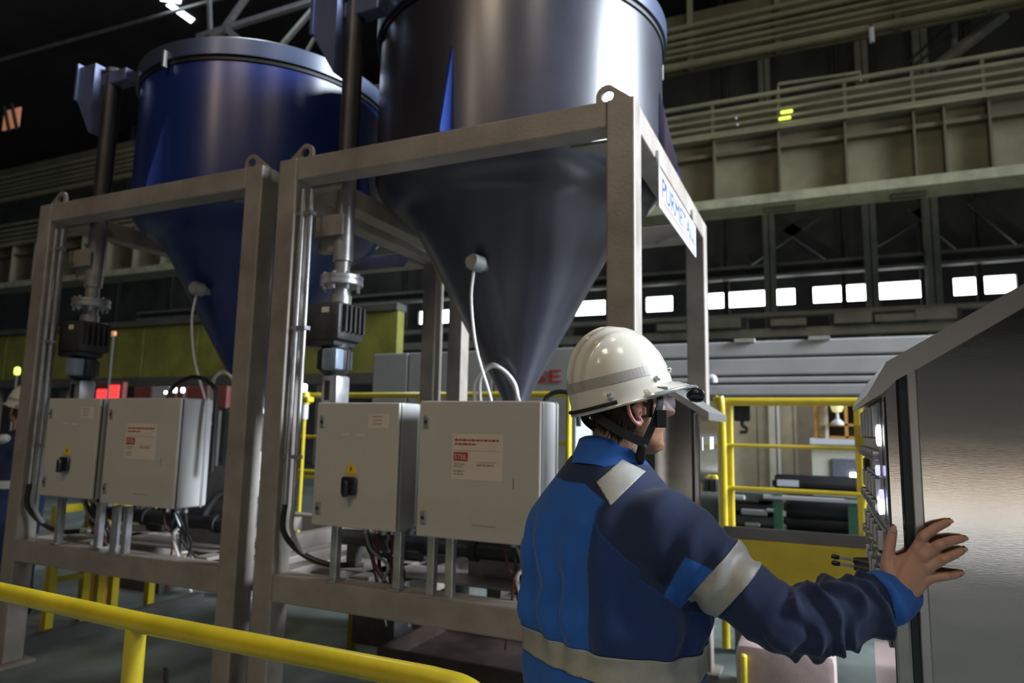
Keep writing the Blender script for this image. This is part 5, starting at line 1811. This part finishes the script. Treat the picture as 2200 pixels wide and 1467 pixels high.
fore = np.clip((S - .33) / .06, 0, 1) * np.clip((tot - .02 - S) / .03, 0, 1)
qn = np.stack([S / .085, np.cos(ang) * .9, np.sin(ang) * .9], 1)
nA = np.array([noise.noise(Vector(q_) + Vector((3.1, 1.7, 9.2))) for q_ in qn])
nB = np.array([noise.noise(Vector(q_ * 2.1) + Vector((8.3, 4.1, 2.2))) for q_ in qn])
phase = S / .047 * 2 * math.pi + 2.4 * np.sin(ang + .6) + 6.5 * nA
wr_ = 1 - 2 * np.abs(np.sin(phase / 2)) ** 1.15
disp = on_arm * fore * (.0135 * wr_ * np.clip(.55 + 1.1 * nB, .1, 1.2) + .006 * nB + .003 * nz2)
up = on_arm * np.clip((.34 - S) / .05, 0, 1)
disp += up * (.0055 * np.sin(S / .075 * 2 * math.pi + 2.2 * np.sin(ang) + 4 * nz1) + .003 * nz2)
# soft hanging folds on the back, gathering to the waist
back = (1 - on_arm) * np.clip((1.44 - pc[:, 2]) / .10, 0, 1)
azi = np.arctan2(bf, bw)
fold = np.sin(azi * 13 + 3.0 * nz1 + (pc[:, 2] - 1.1) * 5)
amp = .0030 + .0085 * np.clip((1.40 - pc[:, 2]) / .22, 0, 1) * np.clip((pc[:, 2] - 1.09) / .07, 0, 1)
disp += back * (amp * fold + .004 * nz2)
# blousing just over the waist band, tuck at it
z = pc[:, 2]
disp += (1 - on_arm) * (.012 * np.exp(-((z - 1.165) / .035) ** 2) - .004 * np.exp(-((z - 1.09) / .03) ** 2))
# shoulder-blade fullness
disp += (1 - on_arm) * .012 * np.exp(-((z - 1.33) / .07) ** 2) * np.clip(-bf / .12, 0, 1)
pc2 = pc + nr * disp[:, None]
set_coords(cme, pc2)
_b = bmesh.new()
_b.from_mesh(cme)
for _k in range(2):
    bmesh.ops.smooth_vert(_b, verts=_b.verts[:], factor=.5, use_axis_x=True, use_axis_y=True, use_axis_z=True)
_b.to_mesh(cme)
_b.free()
nr = normals(cme)
# colour zones
K = 25.0
sleeve = np.where(S < .10, RR * 1.22 - Dst, RR * 1.4 - Dst)                       # the arm beyond the shoulder seam
lsleeve = path_coord(pc, larm_p, larm_r)
lsl = np.minimum(lsleeve[0] - .16, lsleeve[2] * 1.3 - lsleeve[1])
patch = np.minimum(S - .172, .232 - S)                              # royal patch above the arm tape
yoke = pc[:, 2] - (1.462 - .55 * np.clip(bw - .03, 0, 1) + .15 * np.clip(-bw - .03, 0, 1))
navy = np.maximum(np.maximum(np.minimum(sleeve, -patch), lsl), yoke)
set_attr(cme, 'navy', np.clip(.5 + K * navy, 0, 1))
side = np.minimum(np.minimum(bw - .082, 1.42 - pc[:, 2]), np.minimum(-sleeve, z - 1.05))  # side panel darkened: the arm's shade is put into the cloth colour
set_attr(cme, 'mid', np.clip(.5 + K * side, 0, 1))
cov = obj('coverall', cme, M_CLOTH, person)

# collar
cl = MB()
for g in (1,):
    vs, fs = [], []
    n = 48
    cen = [(-.016, -.018, 1.502), (-.012, -.016, 1.52), (-.006, -.014, 1.545), (.0, -.012, 1.562), (.0, -.012, 1.565), (-.004, -.014, 1.54), (-.010, -.018, 1.505)]
    rad = [(.098, .092), (.092, .087), (.086, .082), (.086, .082), (.080, .076), (.077, .074), (.084, .080)]
    for (c, (a, b)) in zip(cen, rad):
        for k in range(n):
            t = 2 * math.pi * k / n
            q = np.array([c[0], c[1], c[2]]) + rV * a * math.cos(t) + fV * b * math.sin(t)
            dq = unit(rV * math.cos(t) + fV * math.sin(t))
            q[2] += -.055 * max(0, dq[0]) * (c[2] > 1.515) - .014 * max(0, dq[0]) + .004 * math.sin(3 * t)
            vs.append(q)
    m_ = len(cen)
    for i in range(m_):
        j = (i + 1) % m_
        for k in range(n):
            k2 = (k + 1) % n
            fs.append((i * n + k, i * n + k2, j * n + k2, j * n + k))
    cl.add(vs, fs)
M_ROYAL = attr_mat('royal_cloth', [(.012, .12, .50)], [], .8, .25, 420, .15)
obj('collar', cl, M_ROYAL, cov, 60)

# reflective tapes
wb = cut_piece(cme, [((0, 0, 1.122), (0.02, -.01, 1)), ((0, 0, 1.064), (-.02, .01, -1))], (0, 0, 1.09), .34, .0030, 'waist_tape', M_TAPE, cov)


def at_arm(s):
    acc = 0
    for i in range(len(arm_p) - 1):
        L = np.linalg.norm(arm_p[i + 1] - arm_p[i])
        if acc + L >= s:
            return arm_p[i] + (arm_p[i + 1] - arm_p[i]) * (s - acc) / L
        acc += L
    return arm_p[-1]


pa, pb = at_arm(.222), at_arm(.285)
dd = unit(at_arm(.30) - at_arm(.20))
tilt_ = unit(dd + np.array([.04, 0, -.04]))
cut_piece(cme, [(pa, -tilt_), (pb, tilt_)], (pa + pb) / 2, .15, .0030, 'sleeve_tape', M_TAPE, cov, (Dst < RR * 1.16) & (S > .16))
# cuff
pa, pb, dd = at_arm(tot - .052), at_arm(tot + .02), unit(arm_p[-1] - arm_p[-2])
cut_piece(cme, [(pa, -dd)], arm_p[-1], .12, .0022, 'cuff', M_ROYAL, cov)
# shoulder tape from the neck down over the shoulder blade
camL = tl(CAM)


def view_plane(a, b, keep):
    """plane through two sight lines on the garment; keep = a sight line on the kept side"""
    da, db, dk = dirl(ray(*a)), dirl(ray(*b)), dirl(ray(*keep))
    n_ = np.cross(da, db)
    if dk @ n_ > 0:
        n_ = -n_
    return (camL, n_)


qd = [(1336, 988), (1386, 1014), (1312, 1087), (1282, 1036)]
mid_ = (1325, 1035)
tc_ = tl(P(1330, 1035, 1.53))
cut_piece(cme, [view_plane(qd[i], qd[(i + 1) % 4], mid_) for i in range(4)], tc_, .13, .0030, 'shoulder_tape', M_TAPE, cov)
for s in (0, 1):
    x, y = ((.335, 1.60) if s == 0 else (.185, 1.80))
    bt = MB()
    c_ = Lc(x, y, 0)
    capsule(bt, [c_ + np.array([-.06, -.05, .06]), c_ + np.array([.04, .03, .06]), c_ + np.array([.14, .11, .05])], [.05, .055, .045], 16)
    capsule(bt, [c_ + np.array([-.0, -.02, .07]), c_ + np.array([-.0, -.03, .22])], [.06, .06], 16)
    bme = remeshed('boot', bt, .008, 4)
    zz = coords(bme)
    zz[:, 2] = np.maximum(zz[:, 2], .0)
    set_coords(bme, zz)
    obj('boot', bme, M_BOOT, person)

# ------------------------------------------------------------------ second worker beyond the left frame
pw2 = P(46, 1000, 5.55)
r2v, f2v = np.array([.45, .89, 0]), np.array([-.89, .45, 0])
hz = 1.505
H2 = Fr((-.045, .0, hz), unit((-.95, .30, 0)), unit((.30, .95, 0)), (0, 0, 1))
rarm2 = [np.array(q) for q in ((-.07, -.17, 1.34), (-.09, -.21, 1.20), (-.13, -.22, 1.08), (-.28, -.16, 1.16), (-.36, -.12, 1.24))]
larm2 = [np.array(q) for q in ((.07, .17, 1.34), (.09, .22, 1.18), (.06, .24, 1.04), (-.10, .22, 1.10), (-.22, .16, 1.2))]
slim2 = [torso_ring((0, 0), r2v, f2v, a, b, z, 24) for (z, a, b) in ((.84, .12, .08), (1.0, .14, .09), (1.2, .15, .1), (1.32, .14, .08), (1.40, .07, .06))]


def hands2(mb):
    for base, d, side in ((rarm2[-1], unit((-.6, .25, .5)), 1), (larm2[-1], unit((-.6, -.1, .5)), -1)):
        sd = unit(np.cross(d, (0, 0, 1)))
        capsule(mb, [base, base + d * .05, base + d * .085], [.026, .032, .026], 12)
        for k in range(4):
            o_ = sd * (.027 - .018 * k)
            L = (.062, .072, .068, .052)[k]
            capsule(mb, [base + d * .075 + o_, base + d * (.075 + L * .55) + o_ * 1.15, base + d * (.07 + L) + o_ * 1.15 + np.array([0, 0, -.012])], [.0105, .0095, .008], 10)
        capsule(mb, [base + d * .02 + sd * .03, base + d * .055 + sd * .055, base + d * .085 + sd * .058], [.014, .012, .010], 10)


L2 = [([np.array((-.02, -.09, .9)), np.array((-.03, -.1, .5)), np.array((-.01, -.1, .1))], [.07, .052, .04]), ([np.array((.02, .09, .9)), np.array((.0, .11, .5)), np.array((.03, .11, .1))], [.07, .052, .04])]
me2 = make_body(H2, slim2, [(rarm2, [.05, .042, .038, .032, .026]), (larm2, [.05, .042, .038, .032, .026])], (-.02, .0, 1.44), hands2, .0045, L2, 'person')
p2 = obj('person', me2, M_SKIN, None)
p2.location = (pw2[0], pw2[1], 0)
p2.rotation_euler = (0, 0, YAW)
p2.scale = (1.035, 1.035, 1.035)
tag(p2, 'second worker in dark blue at the far left edge, partly behind post', 'person')
make_hair(H2, p2)
make_helmet(H2, p2, full=False, tilt=10)
c2m = MB()
loft(c2m, [torso_ring((0, 0), r2v, f2v, a, b, z) for (z, a, b) in ((.80, .17, .14), (.95, .20, .15), (1.1, .205, .155), (1.25, .21, .155), (1.33, .20, .135), (1.38, .16, .11), (1.42, .11, .09), (1.455, .075, .075))])
capsule(c2m, rarm2, [.08, .072, .066, .056, .045], 16)
capsule(c2m, larm2, [.08, .072, .066, .056, .045], 16)
for (p_, r_) in L2:
    capsule(c2m, p_, [.115, .092, .080], 18)
c2me = remeshed('coverall', c2m, .010, 8)
q = coords(c2me)
nn = normals(c2me)
n_ = np.array([noise.noise(Vector(p_ * 11)) for p_ in q])
set_coords(c2me, q + nn * (.010 * n_)[:, None])
cov2 = obj('coverall', c2me, attr_mat('dark_blue_workwear', [(.004, .014, .055)], [], .82, .25, 300, .1), p2)
cut_piece(c2me, [((0, 0, 1.065), (0, 0, 1)), ((0, 0, 1.005), (0, 0, -1))], (0, 0, 1.03), .24, .004, 'waist_tape', M_TAPE, cov2)
for (x, y) in ((-.01, -.1), (.03, .11)):
    bt = MB()
    capsule(bt, [(x + .05, y - .02, .055), (x - .08, y + .03, .055), (x - .15, y + .06, .045)], [.05, .055, .042], 14)
    capsule(bt, [(x + .02, y, .08), (x + .02, y, .22)], [.06, .06], 14)
    bme = remeshed('boot', bt, .01, 3)
    zz = coords(bme)
    zz[:, 2] = np.maximum(zz[:, 2], 0)
    set_coords(bme, zz)
    obj('boot', bme, M_BOOT, p2)
gl = MB()
tag(obj('white_glove', remeshed('white_glove', capsule(MB(), [tl(P(2, 943, 4.4)) * 0 + np.array([0, 0, 0]), np.array([.06, 0, .01])], [.04, .035], 14), .008, 3), M_WHITE, None, 40, P(2, 944, 5.25)), 'white cloth bundle held before the second worker', 'cloth')
